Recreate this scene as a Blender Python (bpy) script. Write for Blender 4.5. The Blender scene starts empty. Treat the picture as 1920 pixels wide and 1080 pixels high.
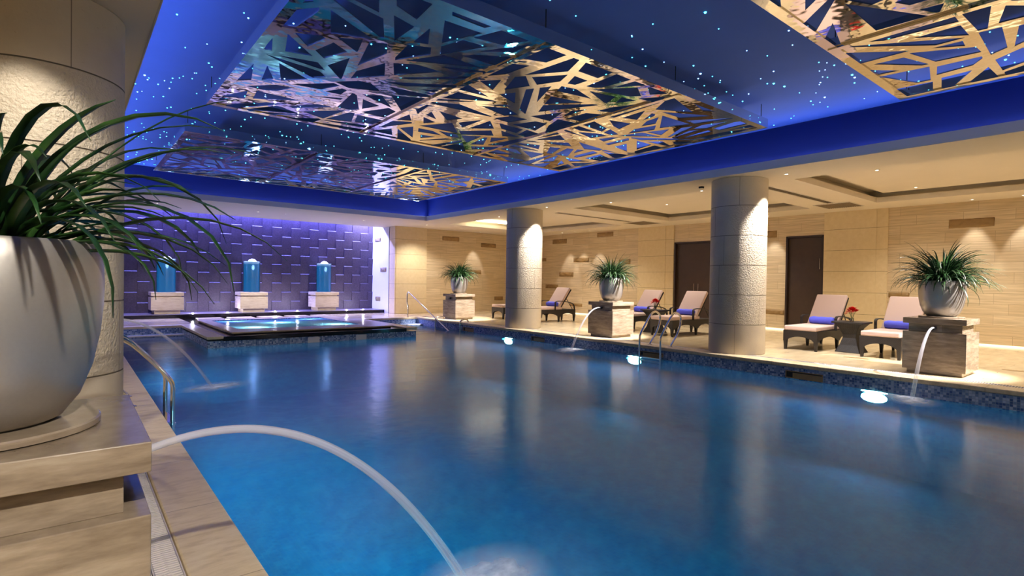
import bpy, bmesh, math, random
from mathutils import Vector, Matrix
from math import sin, cos, pi, radians
random.seed(7)
S = bpy.context.scene
COL = S.collection

# ------------------------------------------------------------------ camera, world, exposure
H = 1.30
def make_camera():
    yaw, pitch, roll = 0.6809, -0.013117, 0.01494
    f = Vector((sin(yaw)*cos(pitch), cos(yaw)*cos(pitch), sin(pitch)))
    r = Vector((cos(yaw), -sin(yaw), 0)); u = r.cross(f)
    r2 = r*cos(roll)+u*sin(roll); u2 = -r*sin(roll)+u*cos(roll)
    m = Matrix(((r2.x, u2.x, -f.x, 0), (r2.y, u2.y, -f.y, 0), (r2.z, u2.z, -f.z, H), (0, 0, 0, 1)))
    cd = bpy.data.cameras.new('camera'); cd.sensor_width = 36; cd.lens = 1023.28/1920*36
    cd.clip_start = .05; cd.clip_end = 200
    co = bpy.data.objects.new('camera', cd); COL.objects.link(co); co.matrix_world = m
    S.camera = co
make_camera()
S.view_settings.view_transform = 'Standard'; S.view_settings.look = 'None'
S.view_settings.gamma = 1; S.view_settings.use_curve_mapping = False
S.view_settings.exposure = 0.3
S.cycles.use_denoising = True
S.cycles.max_bounces = 8; S.cycles.diffuse_bounces = 4; S.cycles.glossy_bounces = 4
S.cycles.transparent_max_bounces = 12; S.cycles.transmission_bounces = 4
S.cycles.sample_clamp_indirect = 4; S.cycles.caustics_reflective = False; S.cycles.caustics_refractive = False
S.cycles.use_light_tree = True
w = bpy.data.worlds.new('World'); S.world = w; w.use_nodes = True
w.node_tree.nodes['Background'].inputs[0].default_value = (.02, .025, .05, 1)
w.node_tree.nodes['Background'].inputs[1].default_value = .3

WARM = (1.0, .93, .83); WARM2 = (1.0, .93, .85); WHITE = (1.0, .94, .92)
LP = dict(down=160.0, accent=120.0, blue_up=5.0, purple=310.0, pool=120.0, lounge=60.0, fill=165.0)

def lamp(name, kind, loc, direction, power, color, parent=None, **k):
    l = bpy.data.lights.new(name, kind); l.energy = power; l.color = color
    for a, b in k.items(): setattr(l, a, b)
    o = bpy.data.objects.new(name, l); COL.objects.link(o)
    q = Vector(direction).to_track_quat('-Z', 'Y'); o.rotation_euler = q.to_euler()
    o.location = loc
    if parent:
        o.parent = parent; o.location = Vector(loc)-parent.location
    return o

# key dimensions
PX0, PX1 = .66, 9.30            # pool edges
PY0, NY, DY = -3.2, 13.15, 16.65  # near end, island front, step niche back
WZ = -.25                       # water level
CZ = 3.28; LZ = 3.40; SZ = 4.0  # soffit, lip top, star ceiling
WR = 16.05; WB = 18.65; TW = 20.5; WL = -3.0; WN = -4.2
ZX0, ZX1, ZY0, ZY1 = .50, 9.30, -3.4, 16.10   # ceiling well

# cove LED strips of the blue well, lying in the trough behind the lip
def cove(x0, y0, x1, y1, n):
    for i in range(n):
        a = (i+.5)/n; L = math.hypot(x1-x0, y1-y0)/n
        o = lamp('cove_light', 'AREA', (x0+(x1-x0)*a, y0+(y1-y0)*a, LZ+.015), (0, 0, 1), LP['blue_up']*L, (.27, .42, 1.0), shape='RECTANGLE', size=L if abs(x1-x0) > .1 else .05, size_y=.05 if abs(x1-x0) > .1 else L)
        c = Vector((4.9-o.location.x if abs(y1-y0) > .1 else 0, 6-o.location.y if abs(x1-x0) > .1 else 0, 0)).normalized()
        zax = -(c*.95+Vector((0, 0, .36))).normalized(); xax = Vector((1, 0, 0)) if abs(x1-x0) > .1 else Vector((0, 1, 0)).cross(zax).normalized(); yax = zax.cross(xax)
        o.rotation_euler = Matrix((xax, yax, zax)).transposed().to_euler()
cove(ZX1+.06, ZY0, ZX1+.06, ZY1, 3)
cove(ZX0-.06, ZY0, ZX0-.06, ZY1, 3)
cove(ZX0, ZY1+.06, ZX1, ZY1+.06, 2)
# purple and white wall washer in the slot above the dark tile wall
for x0 in (2.2, 5.2, 8.1):
    lamp('wall_washer_light', 'AREA', (x0, 20.30, 3.85), (0, .05, -1), LP['purple'], (.21, .23, 1.0), shape='RECTANGLE', size=2.9, size_y=.12)

# ------------------------------------------------------------------ materials
def hexc(r, g, b):
    f = lambda c: ((c/255+.055)/1.055)**2.4 if c/255 > .04045 else c/255/12.92
    return (f(r), f(g), f(b), 1)
class NT:
    def __init__(s, name):
        s.m = bpy.data.materials.new(name); s.m.use_nodes = True; s.t = s.m.node_tree; s.t.nodes.clear()
        s.out = s.n('ShaderNodeOutputMaterial')
    def n(s, typ, **k):
        n = s.t.nodes.new(typ)
        for a, b in k.items(): setattr(n, a, b)
        return n
    def l(s, a, b): s.t.links.new(a, b)
    def val(s, sock, v):
        if hasattr(v, 'is_output'): s.l(v, sock)
        else: sock.default_value = v
    def math(s, op, a, b=None, c=None, clamp=False):
        n = s.n('ShaderNodeMath', operation=op, use_clamp=clamp); s.val(n.inputs[0], a)
        if b is not None: s.val(n.inputs[1], b)
        if c is not None: s.val(n.inputs[2], c)
        return n.outputs[0]
    def mix(s, f, a, b, blend='MIX'):
        n = s.n('ShaderNodeMix', data_type='RGBA', blend_type=blend); s.val(n.inputs[0], f); s.val(n.inputs[6], a); s.val(n.inputs[7], b); return n.outputs[2]
    def ramp(s, f, *stops, interp='LINEAR'):
        n = s.n('ShaderNodeValToRGB'); n.color_ramp.interpolation = interp; s.val(n.inputs[0], f)
        while len(n.color_ramp.elements) < len(stops): n.color_ramp.elements.new(.5)
        for e, (p, c) in zip(n.color_ramp.elements, stops): e.position = p; e.color = c
        return n.outputs[0]
    def pos(s): return s.n('ShaderNodeNewGeometry').outputs['Position']
    def obj(s): return s.n('ShaderNodeTexCoord').outputs['Object']
    def sep(s, v):
        n = s.n('ShaderNodeSeparateXYZ'); s.l(v, n.inputs[0]); return n.outputs
    def comb(s, x, y, z):
        n = s.n('ShaderNodeCombineXYZ'); s.val(n.inputs[0], x); s.val(n.inputs[1], y); s.val(n.inputs[2], z); return n.outputs[0]
    def scale(s, v, k):
        n = s.n('ShaderNodeVectorMath', operation='MULTIPLY'); s.l(v, n.inputs[0]); n.inputs[1].default_value = k; return n.outputs[0]
    def noise(s, v, sc, detail=4, rough=.55, out=0):
        n = s.n('ShaderNodeTexNoise'); s.l(v, n.inputs['Vector']); n.inputs['Scale'].default_value = sc; n.inputs['Detail'].default_value = detail; n.inputs['Roughness'].default_value = rough; return n.outputs[out]
    def bump(s, h, st, dist=.01):
        n = s.n('ShaderNodeBump'); s.val(n.inputs['Height'], h); n.inputs['Strength'].default_value = st; n.inputs['Distance'].default_value = dist; return n.outputs[0]
    def bsdf(s, col, rough=.5, metal=0, normal=None, **k):
        n = s.n('ShaderNodeBsdfPrincipled'); s.val(n.inputs['Base Color'], col); s.val(n.inputs['Roughness'], rough); s.val(n.inputs['Metallic'], metal)
        if normal is not None: s.l(normal, n.inputs['Normal'])
        for a, b in k.items(): s.val(n.inputs[a.replace('_', ' ')], b)
        s.l(n.outputs[0], s.out.inputs[0]); return n
M = {}
def simple(name, col, rough=.5, metal=0, nz=None, **k):
    t = NT(name); v = t.obj(); c = col; nrm = None
    if nz:
        sc, st, var = nz
        f = t.noise(v, sc)
        c = t.mix(f, tuple(x*(1-var) for x in col[:3])+(1,), tuple(min(1, x*(1+var)) for x in col[:3])+(1,))
        if st: nrm = t.bump(f, st)
    t.bsdf(c, rough, metal, nrm, **k); M[name] = t.m
simple('ceiling_cream', hexc(232, 220, 200), .8, nz=(3, 0, .03))
simple('lip_cream', hexc(205, 196, 182), .7, nz=(3, 0, .03))
simple('blue_paint', hexc(28, 44, 120), .75, nz=(1.2, 0, .06))
simple('star_blue', hexc(94, 128, 222), .75, nz=(1.2, 0, .08))
simple('chrome', (.78, .77, .74, 1), .12, 1, nz=(6, .0, .05))
simple('dark_wood', hexc(62, 46, 34), .45, nz=(6, .05, .25))
simple('dark_frame', hexc(52, 38, 30), .4, nz=(6, 0, .15))
simple('black_granite', hexc(22, 20, 26), .12, nz=(60, 0, .4))
simple('cushion', hexc(196, 170, 160), .85, nz=(220, .15, .06))
simple('towel', hexc(96, 104, 246), .95, nz=(120, .6, .2))
simple('silver', (.40, .37, .335, 1), .40, .75, nz=(90, .04, .05))
simple('soil', hexc(40, 30, 22), .95, nz=(40, .5, .3))
simple('red_petal', hexc(225, 20, 26), .5, nz=(30, 0, .3))
simple('stem_green', hexc(50, 90, 40), .5, nz=(30, 0, .2))
simple('vent_grey', hexc(150, 132, 108), .6, nz=(20, 0, .1))
simple('black_metal', hexc(25, 24, 24), .4, .3, nz=(20, 0, .1))
simple('white_trim', hexc(235, 228, 215), .5, nz=(20, 0, .03))
simple('grate_plastic', hexc(214, 204, 196), .45, nz=(30, 0, .06))
simple('white_stone', hexc(232, 230, 232), .55, nz=(8, .05, .04))
simple('lit_wet_stone', hexc(120, 112, 128), .3, nz=(14, .05, .2))  # wet platform top, paler lavender grey paints in the light falling on it
simple('dark_gap', hexc(30, 24, 20), .8, nz=(8, 0, .04))
def glassm(name, col, rough=.03, a=.35):
    t = NT(name); g = t.n('ShaderNodeBsdfGlossy'); g.inputs['Roughness'].default_value = rough
    tr = t.n('ShaderNodeBsdfTransparent'); tr.inputs[0].default_value = col
    f = t.n('ShaderNodeLayerWeight'); f.inputs[0].default_value = a
    m = t.n('ShaderNodeMixShader'); t.l(f.outputs['Fresnel'], m.inputs[0]); t.l(tr.outputs[0], m.inputs[1]); t.l(g.outputs[0], m.inputs[2]); t.l(m.outputs[0], t.out.inputs[0]); M[name] = t.m
glassm('clear_glass', (.95, .98, 1, 1)); glassm('tube_glass', (.85, .93, 1, 1), .25, .45)
def emis(name, col, st):
    t = NT(name); e = t.n('ShaderNodeEmission'); e.inputs[0].default_value = (*col, 1); e.inputs[1].default_value = st; t.l(e.outputs[0], t.out.inputs[0]); M[name] = t.m
emis('lens_glow', (1, .93, .8), 14); emis('pool_lamp', (1, .55, .42), 300)
emis('star_a', (.10, .85, .95), 5); emis('star_b', (.25, .55, 1.0), 5)
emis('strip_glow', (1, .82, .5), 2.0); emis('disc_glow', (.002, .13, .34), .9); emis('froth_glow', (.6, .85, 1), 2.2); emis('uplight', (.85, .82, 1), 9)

def floor_mat():
    t = NT('limestone_floor'); p = t.pos(); x, y, z = t.sep(p)
    b = t.n('ShaderNodeTexBrick'); t.l(t.comb(y, x, 0), b.inputs['Vector']); b.offset = .5
    b.inputs['Scale'].default_value = 1; b.inputs['Brick Width'].default_value = 1.2; b.inputs['Row Height'].default_value = .6
    b.inputs['Mortar Size'].default_value = .003; b.inputs['Color1'].default_value = hexc(218, 198, 162); b.inputs['Color2'].default_value = hexc(206, 182, 142); b.inputs['Mortar'].default_value = hexc(150, 128, 95)
    n = t.noise(t.scale(p, (1, 2.5, 1)), 2.2, 6, .6)
    c = t.mix(t.ramp(n, (.35, (0, 0, 0, 1)), (.7, (1, 1, 1, 1))), b.outputs[0], hexc(226, 205, 165)); c = t.mix(.25, c, t.mix(n, hexc(182, 156, 116), hexc(238, 222, 190)))
    r = t.math('MULTIPLY_ADD', n, .16, .07)
    t.bsdf(c, r, 0, t.bump(b.outputs['Fac'], -.2, .002)); M['floor'] = t.m
floor_mat()
def coping_mat():
    t = NT('travertine_coping'); p = t.pos(); x, y, z = t.sep(p)
    n = t.noise(t.scale(p, (1, 3, 3)), 5, 7, .65); n2 = t.noise(p, 1.3, 3)
    c = t.ramp(n, (.25, hexc(176, 148, 108)), (.5, hexc(214, 190, 148)), (.8, hexc(232, 214, 178)))
    c = t.mix(t.math('MULTIPLY', n2, .4), c, hexc(205, 192, 160))
    f = t.math('FRACT', t.math('DIVIDE', t.math('ADD', y, .24), .93)); j = t.math('LESS_THAN', f, .006)
    c = t.mix(t.math('MULTIPLY', j, .6), c, hexc(95, 70, 45))
    t.bsdf(c, .32, 0, t.bump(n, .08)); M['coping'] = t.m
coping_mat()
def ped_mat(name, c0, c1, c2, rough):
    t = NT(name); p = t.obj()
    n = t.noise(t.scale(p, (1.6, 1.6, 9)), 2.6, 8, .62); n2 = t.noise(p, 2, 3)
    c = t.ramp(n, (.28, c0), (.5, c1), (.75, c2)); c = t.mix(t.math('MULTIPLY', n2, .35), c, c0)
    t.bsdf(c, rough, 0, t.bump(n, .05)); M[name] = t.m
ped_mat('ped_travertine', hexc(106, 92, 76), hexc(140, 124, 105), hexc(168, 154, 134), .16)
ped_mat('fountain_travertine', hexc(190, 168, 140), hexc(222, 204, 178), hexc(236, 222, 200), .4)
def wall_mat(name, axis, c1, c2, bw, rh, streak=True, mortar=hexc(120, 90, 58)):
    t = NT(name); p = t.pos(); x, y, z = t.sep(p); h = x if axis == 'x' else y
    b = t.n('ShaderNodeTexBrick'); t.l(t.comb(h, z, 0), b.inputs['Vector']); b.offset = .37; b.offset_frequency = 3; b.squash = .6; b.squash_frequency = 2
    b.inputs['Scale'].default_value = 1; b.inputs['Brick Width'].default_value = bw; b.inputs['Row Height'].default_value = rh
    b.inputs['Mortar Size'].default_value = .002; b.inputs['Color1'].default_value = c1; b.inputs['Color2'].default_value = c2; b.inputs['Mortar'].default_value = mortar
    v = t.comb(t.math('MULTIPLY', h, .8), t.math('MULTIPLY', z, 16), 0)
    n = t.noise(v, 1.7, 5, .6)
    k = tuple(a*.72 for a in c1[:3])+(1,)
    c = t.mix(t.ramp(n, (.35, (.75 if streak else .25,)*3+(1,)), (.62, (0, 0, 0, 1))), b.outputs[0], k)
    t.bsdf(c, .35, 0, t.bump(b.outputs['Fac'], -.3, .003)); M[name] = t.m
wall_mat('travertine_y', 'y', hexc(216, 192, 152), hexc(230, 210, 174), 1.5, .235)
wall_mat('travertine_x', 'x', hexc(216, 192, 152), hexc(230, 210, 174), 1.5, .235)
def cream_mat(name, axis, off):
    t = NT(name); p = t.pos(); x, y, z = t.sep(p)
    f = t.math('FRACT', t.math('DIVIDE', z, .56)); j = t.math('LESS_THAN', f, .016)
    n = t.noise(p, 9, 6); c = t.mix(n, hexc(214, 190, 144), hexc(232, 212, 170)); c = t.mix(t.math('MULTIPLY', j, .8), c, hexc(120, 94, 58))
    t.bsdf(c, .55, 0, t.bump(n, .05)); M[name] = t.m
cream_mat('cream_block', 'y', 0)
def dark_tile():
    t = NT('dark_slate_tile'); p = t.pos(); n = t.noise(p, 22, 8, .75); n2 = t.noise(p, 1.1, 2)
    c = t.ramp(n, (.3, hexc(46, 38, 58)), (.7, hexc(84, 72, 98)))
    t.bsdf(c, .5, 0, t.bump(n, .3)); M['dark_tile'] = t.m
dark_tile()
def mosaic(name, s, cols, rough=.2):
    t = NT(name); g = t.n('ShaderNodeNewGeometry'); p = g.outputs['Position']; nx = t.sep(g.outputs['Normal'])
    v = t.scale(p, (1/s, 1/s, 1/s)); x = t.sep(v)
    fl = t.n('ShaderNodeVectorMath', operation='FLOOR')
    off = t.n('ShaderNodeVectorMath', operation='ADD'); t.l(v, off.inputs[0]); off.inputs[1].default_value = (.37, .37, .11); t.l(off.outputs[0], fl.inputs[0])
    wn = t.n('ShaderNodeTexWhiteNoise'); t.l(fl.outputs[0], wn.inputs['Vector'])
    xs = t.sep(off.outputs[0]); gr = None
    for i in range(3):
        f = t.math('LESS_THAN', t.math('FRACT', xs[i]), .13)
        m = t.math('LESS_THAN', t.math('ABSOLUTE', nx[i]), .5); f = t.math('MULTIPLY', f, m)
        gr = f if gr is None else t.math('MAXIMUM', gr, f)
    c = t.ramp(wn.outputs['Value'], *cols, interp='CONSTANT')
    c = t.mix(gr, c, hexc(150, 165, 185)); t.bsdf(c, rough); M[name] = t.m
mosaic('mosaic_edge', .034, ((0, hexc(96, 122, 168)), (.25, hexc(122, 146, 188)), (.5, hexc(160, 176, 206)), (.7, hexc(66, 92, 146)), (.85, hexc(186, 198, 220))))
mosaic('mosaic_pool', .05, ((0, hexc(30, 130, 190)), (.3, hexc(45, 150, 205)), (.6, hexc(25, 115, 180)), (.8, hexc(70, 170, 215))), .8)
def water_mat(name, tint, rough, st):
    t = NT(name); p = t.pos()
    n = t.noise(t.scale(p, (1, 1, 1)), 1.6, 3, .5); n2 = t.noise(p, 7, 2)
    h = t.math('MULTIPLY_ADD', n2, .25, n); nr = t.bump(h, st, .05)
    g = t.n('ShaderNodeBsdfGlossy'); g.inputs['Roughness'].default_value = rough; t.l(nr, g.inputs['Normal']); g.inputs[0].default_value = (.84, .87, .86, 1)
    tr = t.n('ShaderNodeBsdfRefraction'); tr.inputs[0].default_value = tint; tr.inputs['IOR'].default_value = 1.33; tr.inputs['Roughness'].default_value = rough*1.3; t.l(nr, tr.inputs['Normal'])
    fr = t.n('ShaderNodeFresnel'); fr.inputs[0].default_value = 1.33; t.l(nr, fr.inputs['Normal'])
    tp = t.n('ShaderNodeBsdfTransparent'); tp.inputs[0].default_value = tint; mt = t.n('ShaderNodeMixShader'); mt.inputs[0].default_value = .2; t.l(tr.outputs[0], mt.inputs[1]); t.l(tp.outputs[0], mt.inputs[2])
    m = t.n('ShaderNodeMixShader'); t.l(t.math('MULTIPLY', fr.outputs[0], .97, clamp=True), m.inputs[0]); t.l(mt.outputs[0], m.inputs[1]); t.l(g.outputs[0], m.inputs[2]); t.l(m.outputs[0], t.out.inputs[0]); M[name] = t.m
water_mat('pool_water', (.11, .72, .84, 1), .17, .14)
def spa_mat():
    t = NT('spa_water'); p = t.pos(); n = t.noise(p, 5, 3); nr = t.bump(n, .3, .03)
    a = t.n('ShaderNodeBsdfTranslucent'); t.l(t.mix(t.noise(p, 2.2, 4), (.30, .72, .90, 1), (.75, .93, 1, 1)), a.inputs[0])
    g = t.n('ShaderNodeBsdfGlossy'); g.inputs['Roughness'].default_value = .2; t.l(nr, g.inputs['Normal'])
    m = t.n('ShaderNodeMixShader'); m.inputs[0].default_value = .18; t.l(a.outputs[0], m.inputs[1]); t.l(g.outputs[0], m.inputs[2]); t.l(m.outputs[0], t.out.inputs[0]); M['spa_water'] = t.m
spa_mat()
def jet_mat():
    t = NT('jet_water'); d = t.n('ShaderNodeBsdfTranslucent'); d.inputs[0].default_value = (.95, .93, .98, 1)
    df = t.n('ShaderNodeBsdfDiffuse'); df.inputs[0].default_value = (.92, .9, .95, 1)
    tr = t.n('ShaderNodeBsdfTransparent'); tr.inputs[0].default_value = (.97, .98, 1, 1)
    a = t.n('ShaderNodeMixShader'); a.inputs[0].default_value = .5; t.l(d.outputs[0], a.inputs[1]); t.l(df.outputs[0], a.inputs[2])
    uv = t.sep(t.n('ShaderNodeTexCoord').outputs['UV'])
    n = t.noise(t.comb(uv[0], t.math('MULTIPLY', uv[1], .2), 0), 14, 2)
    f = t.math('MULTIPLY_ADD', n, .35, t.math('MULTIPLY_ADD', uv[1], -.36, .40), clamp=True)
    m = t.n('ShaderNodeMixShader'); t.l(f, m.inputs[0]); t.l(tr.outputs[0], m.inputs[1]); t.l(a.outputs[0], m.inputs[2]); t.l(m.outputs[0], t.out.inputs[0]); M['jet'] = t.m
jet_mat()
def foam_mat():
    t = NT('foam'); p = t.obj(); x = t.sep(p)
    d = t.math('SQRT', t.math('ADD', t.math('POWER', x[0], 2), t.math('POWER', x[1], 2)))
    f = t.math('MULTIPLY', t.math('SUBTRACT', 1, d, clamp=True), t.math('MULTIPLY', t.noise(p, 3, 4), 1.6), clamp=True)
    tr = t.n('ShaderNodeBsdfTransparent'); df = t.n('ShaderNodeBsdfDiffuse'); df.inputs[0].default_value = (.9, .9, .92, 1)
    m = t.n('ShaderNodeMixShader'); t.l(t.math('POWER', f, 1.3), m.inputs[0]); t.l(tr.outputs[0], m.inputs[1]); t.l(df.outputs[0], m.inputs[2]); t.l(m.outputs[0], t.out.inputs[0]); M['foam'] = t.m
foam_mat()
def column_mat():
    t = NT('column_limestone'); p = t.obj(); x, y, z = t.sep(p)
    k = t.math('DIVIDE', z, .55); row = t.math('FLOOR', k); fz = t.math('FRACT', k)
    a = t.math('DIVIDE', t.math('ARCTAN2', y, x), 2*pi)
    wn = t.n('ShaderNodeTexWhiteNoise', noise_dimensions='1D'); t.l(row, wn.inputs['W'])
    fa = t.math('FRACT', t.math('ADD', t.math('MULTIPLY', a, 3), wn.outputs['Value']))
    j = t.math('MAXIMUM', t.math('LESS_THAN', fa, .006), t.math('MAXIMUM', t.math('LESS_THAN', fz, .012), t.math('GREATER_THAN', fz, .992)))
    rough = t.math('MULTIPLY', t.math('GREATER_THAN', z, .55), t.math('LESS_THAN', z, 2.75))
    n = t.noise(p, 42, 3, .55); n2 = t.noise(p, 3, 5)
    c = t.mix(n2, hexc(182, 166, 142), hexc(212, 198, 172)); c = t.mix(t.ramp(t.noise(p, 26, 3, .7), (.66, (0, 0, 0, 1)), (.8, (.5, .5, .5, 1))), c, hexc(120, 92, 60))
    c = t.mix(t.math('MULTIPLY', j, .75), c, hexc(80, 66, 50))
    h = t.math('SUBTRACT', t.math('MULTIPLY', n, t.math('MULTIPLY_ADD', rough, .9, .08)), j)
    t.bsdf(c, .6, 0, t.bump(h, .75, .025)); M['column'] = t.m
column_mat()
def mirror_mat():
    t = NT('polished_steel_sheet'); p = t.pos(); n = t.noise(p, .9, 2, .4); n2 = t.noise(p, 3.5, 2)
    t.bsdf((.84, .79, .70, 1), .035, 1, t.bump(t.math('MULTIPLY_ADD', n2, .22, n), .55, .035)); M['mirror'] = t.m
mirror_mat()
def wicker():
    t = NT('wicker'); p = t.obj(); wv = t.n('ShaderNodeTexWave', wave_type='BANDS', bands_direction='Z'); t.l(p, wv.inputs[0]); wv.inputs['Scale'].default_value = 28
    wx = t.n('ShaderNodeTexWave', wave_type='BANDS', bands_direction='DIAGONAL'); t.l(p, wx.inputs[0]); wx.inputs['Scale'].default_value = 20
    h = t.math('MULTIPLY', wv.outputs[1], wx.outputs[1]); c = t.mix(h, hexc(15, 11, 11), hexc(40, 29, 27))
    t.bsdf(c, .5, 0, t.bump(h, .5, .004)); M['wicker'] = t.m
wicker()
def leafm():
    t = NT('leaf'); p = t.obj(); n = t.noise(p, 7, 3); c = t.ramp(n, (.3, hexc(10, 28, 12)), (.55, hexc(26, 58, 22)), (.8, hexc(64, 98, 38)))
    t.bsdf(c, .42, 0, None); M['leaf'] = t.m
leafm()
def reliefm():
    t = NT('relief_stone'); p = t.pos(); n = t.noise(p, 9, 4); c = t.mix(n, hexc(138, 108, 66), hexc(168, 136, 88)); t.bsdf(c, .5, 0, t.bump(n, .4, .02)); M['relief'] = t.m
reliefm()
def froth():
    t = NT('froth'); d = t.n('ShaderNodeBsdfDiffuse'); d.inputs[0].default_value = (.95, .97, 1, 1)
    e = t.n('ShaderNodeEmission'); e.inputs[0].default_value = (.7, .85, 1, 1); e.inputs[1].default_value = .7
    a = t.n('ShaderNodeAddShader'); t.l(d.outputs[0], a.inputs[0]); t.l(e.outputs[0], a.inputs[1]); t.l(a.outputs[0], t.out.inputs[0]); M['froth'] = t.m
froth()

# ------------------------------------------------------------------ mesh helpers
class MB:
    def __init__(s): s.v = []; s.f = []; s.uv = []
    def add(s, vs, fs, uv=None):
        o = len(s.v); s.v += [tuple(v) for v in vs]; s.f += [tuple(i+o for i in f) for f in fs]
        s.uv += uv if uv else [(0, 0)]*len(vs); return s
    def box(s, x0, y0, z0, x1, y1, z1):
        return s.add([(x0, y0, z0), (x1, y0, z0), (x1, y1, z0), (x0, y1, z0), (x0, y0, z1), (x1, y0, z1), (x1, y1, z1), (x0, y1, z1)],
                     [(0, 3, 2, 1), (4, 5, 6, 7), (0, 1, 5, 4), (1, 2, 6, 5), (2, 3, 7, 6), (3, 0, 4, 7)])
    def prism(s, poly, z0, z1):
        n = len(poly); vs = [(x, y, z0) for x, y in poly]+[(x, y, z1) for x, y in poly]
        return s.add(vs, [tuple(range(n-1, -1, -1)), tuple(range(n, 2*n))]+[(i, (i+1) % n, (i+1) % n+n, i+n) for i in range(n)])
    def prism_xz(s, poly, y0, y1):
        n = len(poly); vs = [(x, y0, z) for x, z in poly]+[(x, y1, z) for x, z in poly]
        return s.add(vs, [tuple(range(n)), tuple(range(2*n-1, n-1, -1))]+[(i, i+n, (i+1) % n+n, (i+1) % n) for i in range(n)])
    def lathe(s, prof, c=(0, 0, 0), n=48, cap=True):
        vs = []; fs = []
        for r, z in prof:
            for i in range(n): a = 2*pi*i/n; vs.append((c[0]+r*cos(a), c[1]+r*sin(a), c[2]+z))
        for k in range(len(prof)-1):
            for i in range(n): j = (i+1) % n; fs.append((k*n+i, k*n+j, (k+1)*n+j, (k+1)*n+i))
        if cap: fs.append(tuple(range(n-1, -1, -1))); fs.append(tuple((len(prof)-1)*n+i for i in range(n)))
        return s.add(vs, fs)
    def tube(s, pts, rad, n=10, cap=True):
        P = [Vector(p) for p in pts]; R = rad if isinstance(rad, (list, tuple)) else [rad]*len(P)
        vs = []; fs = []; uv = []; t0 = (P[1]-P[0]).normalized(); up = Vector((0, 0, 1)) if abs(t0.z) < .9 else Vector((1, 0, 0)); N = t0.cross(up).normalized()
        for k, p in enumerate(P):
            t = (P[min(k+1, len(P)-1)]-P[max(k-1, 0)]).normalized(); N = (N-t*N.dot(t)).normalized(); B = t.cross(N)
            for i in range(n): a = 2*pi*i/n; vs.append(p+(N*cos(a)+B*sin(a))*R[k]); uv.append((i/n, k/(len(P)-1)))
        for k in range(len(P)-1):
            for i in range(n): j = (i+1) % n; fs.append((k*n+i, k*n+j, (k+1)*n+j, (k+1)*n+i))
        if cap: fs.append(tuple(range(n-1, -1, -1))); fs.append(tuple((len(P)-1)*n+i for i in range(n)))
        return s.add(vs, fs, uv)
    def build(s, name, mat, parent=None, smooth=False, bevel=0, loc=None, useuv=False):
        me = bpy.data.meshes.new(name); me.from_pydata(s.v, [], s.f); me.validate()
        bm = bmesh.new(); bm.from_mesh(me); (bmesh.ops.recalc_face_normals(bm, faces=bm.faces) if mat not in ('pool_water', 'spa_water', 'foam') else None); bm.to_mesh(me); bm.free()
        if useuv:
            ul = me.uv_layers.new(name='UVMap')
            for lp in me.loops: ul.data[lp.index].uv = s.uv[lp.vertex_index]
        me.materials.append(M[mat])
        o = bpy.data.objects.new(name, me); COL.objects.link(o)
        if parent: o.parent = parent
        if loc: o.location = loc
        if smooth:
            for p in me.polygons: p.use_smooth = True
        if bevel:
            b = o.modifiers.new('bevel', 'BEVEL'); b.width = bevel; b.segments = 2; b.limit_method = 'ANGLE'; b.angle_limit = radians(40)
        if smooth:
            try:
                me.set_sharp_from_angle(angle=radians(38))
            except Exception: pass
        return o
def thing(name, label, cat, loc=(0, 0, 0), rz=0, group=None):
    o = bpy.data.objects.new(name, None); COL.objects.link(o); o.location = loc; o.rotation_euler = (0, 0, rz); o.empty_display_size = .1
    o['label'] = label; o['category'] = cat
    if group: o['group'] = group
    return o
def tag(o, label, cat, group=None, kind=None):
    o['label'] = label; o['category'] = cat
    if group: o['group'] = group
    if kind: o['kind'] = kind
    return o
def struct(name, mb, mat, **k):
    o = mb.build(name, mat, **k); o['kind'] = 'structure'; return o
def dup(src, loc, rz=None, label=None, group=None):
    r = src.copy(); COL.objects.link(r); r.location = loc
    if rz is not None: r.rotation_euler = (0, 0, rz)
    if label: r['label'] = label
    if group: r['group'] = group
    for ch in list(src.children):
        if ch.type == 'LIGHT': continue
        c = ch.copy(); COL.objects.link(c); c.parent = r
        for g in list(ch.children):
            d = g.copy(); COL.objects.link(d); d.parent = c
    return r
def smooth_pts(pts, n=8):
    P = [Vector(p) for p in pts]; P = [P[0]*2-P[1]]+P+[P[-1]*2-P[-2]]; out = []
    for i in range(1, len(P)-2):
        for k in range(n):
            t = k/n; a, b, c, d = P[i-1:i+3]
            out.append(.5*((2*b)+(-a+c)*t+(2*a-5*b+4*c-d)*t*t+(-a+3*b-3*c+d)*t*t*t))
    out.append(P[-2]); return out

# ------------------------------------------------------------------ setting: floors
CW = .26   # coping width
fb = MB()
GX0, GX1 = .28, .40       # left grate
RX0, RX1 = 9.62, 9.78     # right grate
fb.box(WL, WN, -.12, GX0, NY+6.25, 0).box(RX1, WN, -.12, WR, WB, 0)
fb.box(GX0, 16.95, -.12, 2.60, 19.40, 0)          # deck behind the left niche
fb.box(7.02, 16.95, -.12, RX1, 19.40, 0)
fb.box(GX0, WN, -.12, RX1, PY0-.26, 0)
fb.box(GX1, PY0-.26, -.12, .40+.001, NY, -.02)
struct('floor', fb, 'floor')
cp = MB()
cp.box(GX1, PY0-.26, -.06, PX0+.02, 16.95, .004).box(PX1-.02, PY0-.26, -.06, RX0, 16.95, .004).box(PX0, PY0-.26, -.06, PX1, PY0, .004)
cp.box(PX0+.02, DY-.02, -.06, 2.60, 16.95, .004).box(7.02, DY-.02, -.06, PX1-.02, 16.95, .004)
cp.box(2.28, NY-.02, -.06, 2.60, DY-.02, .004).box(7.02, NY-.02, -.06, 7.34, DY-.02, .004)
struct('trim_1', cp, 'coping', bevel=.012)
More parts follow.
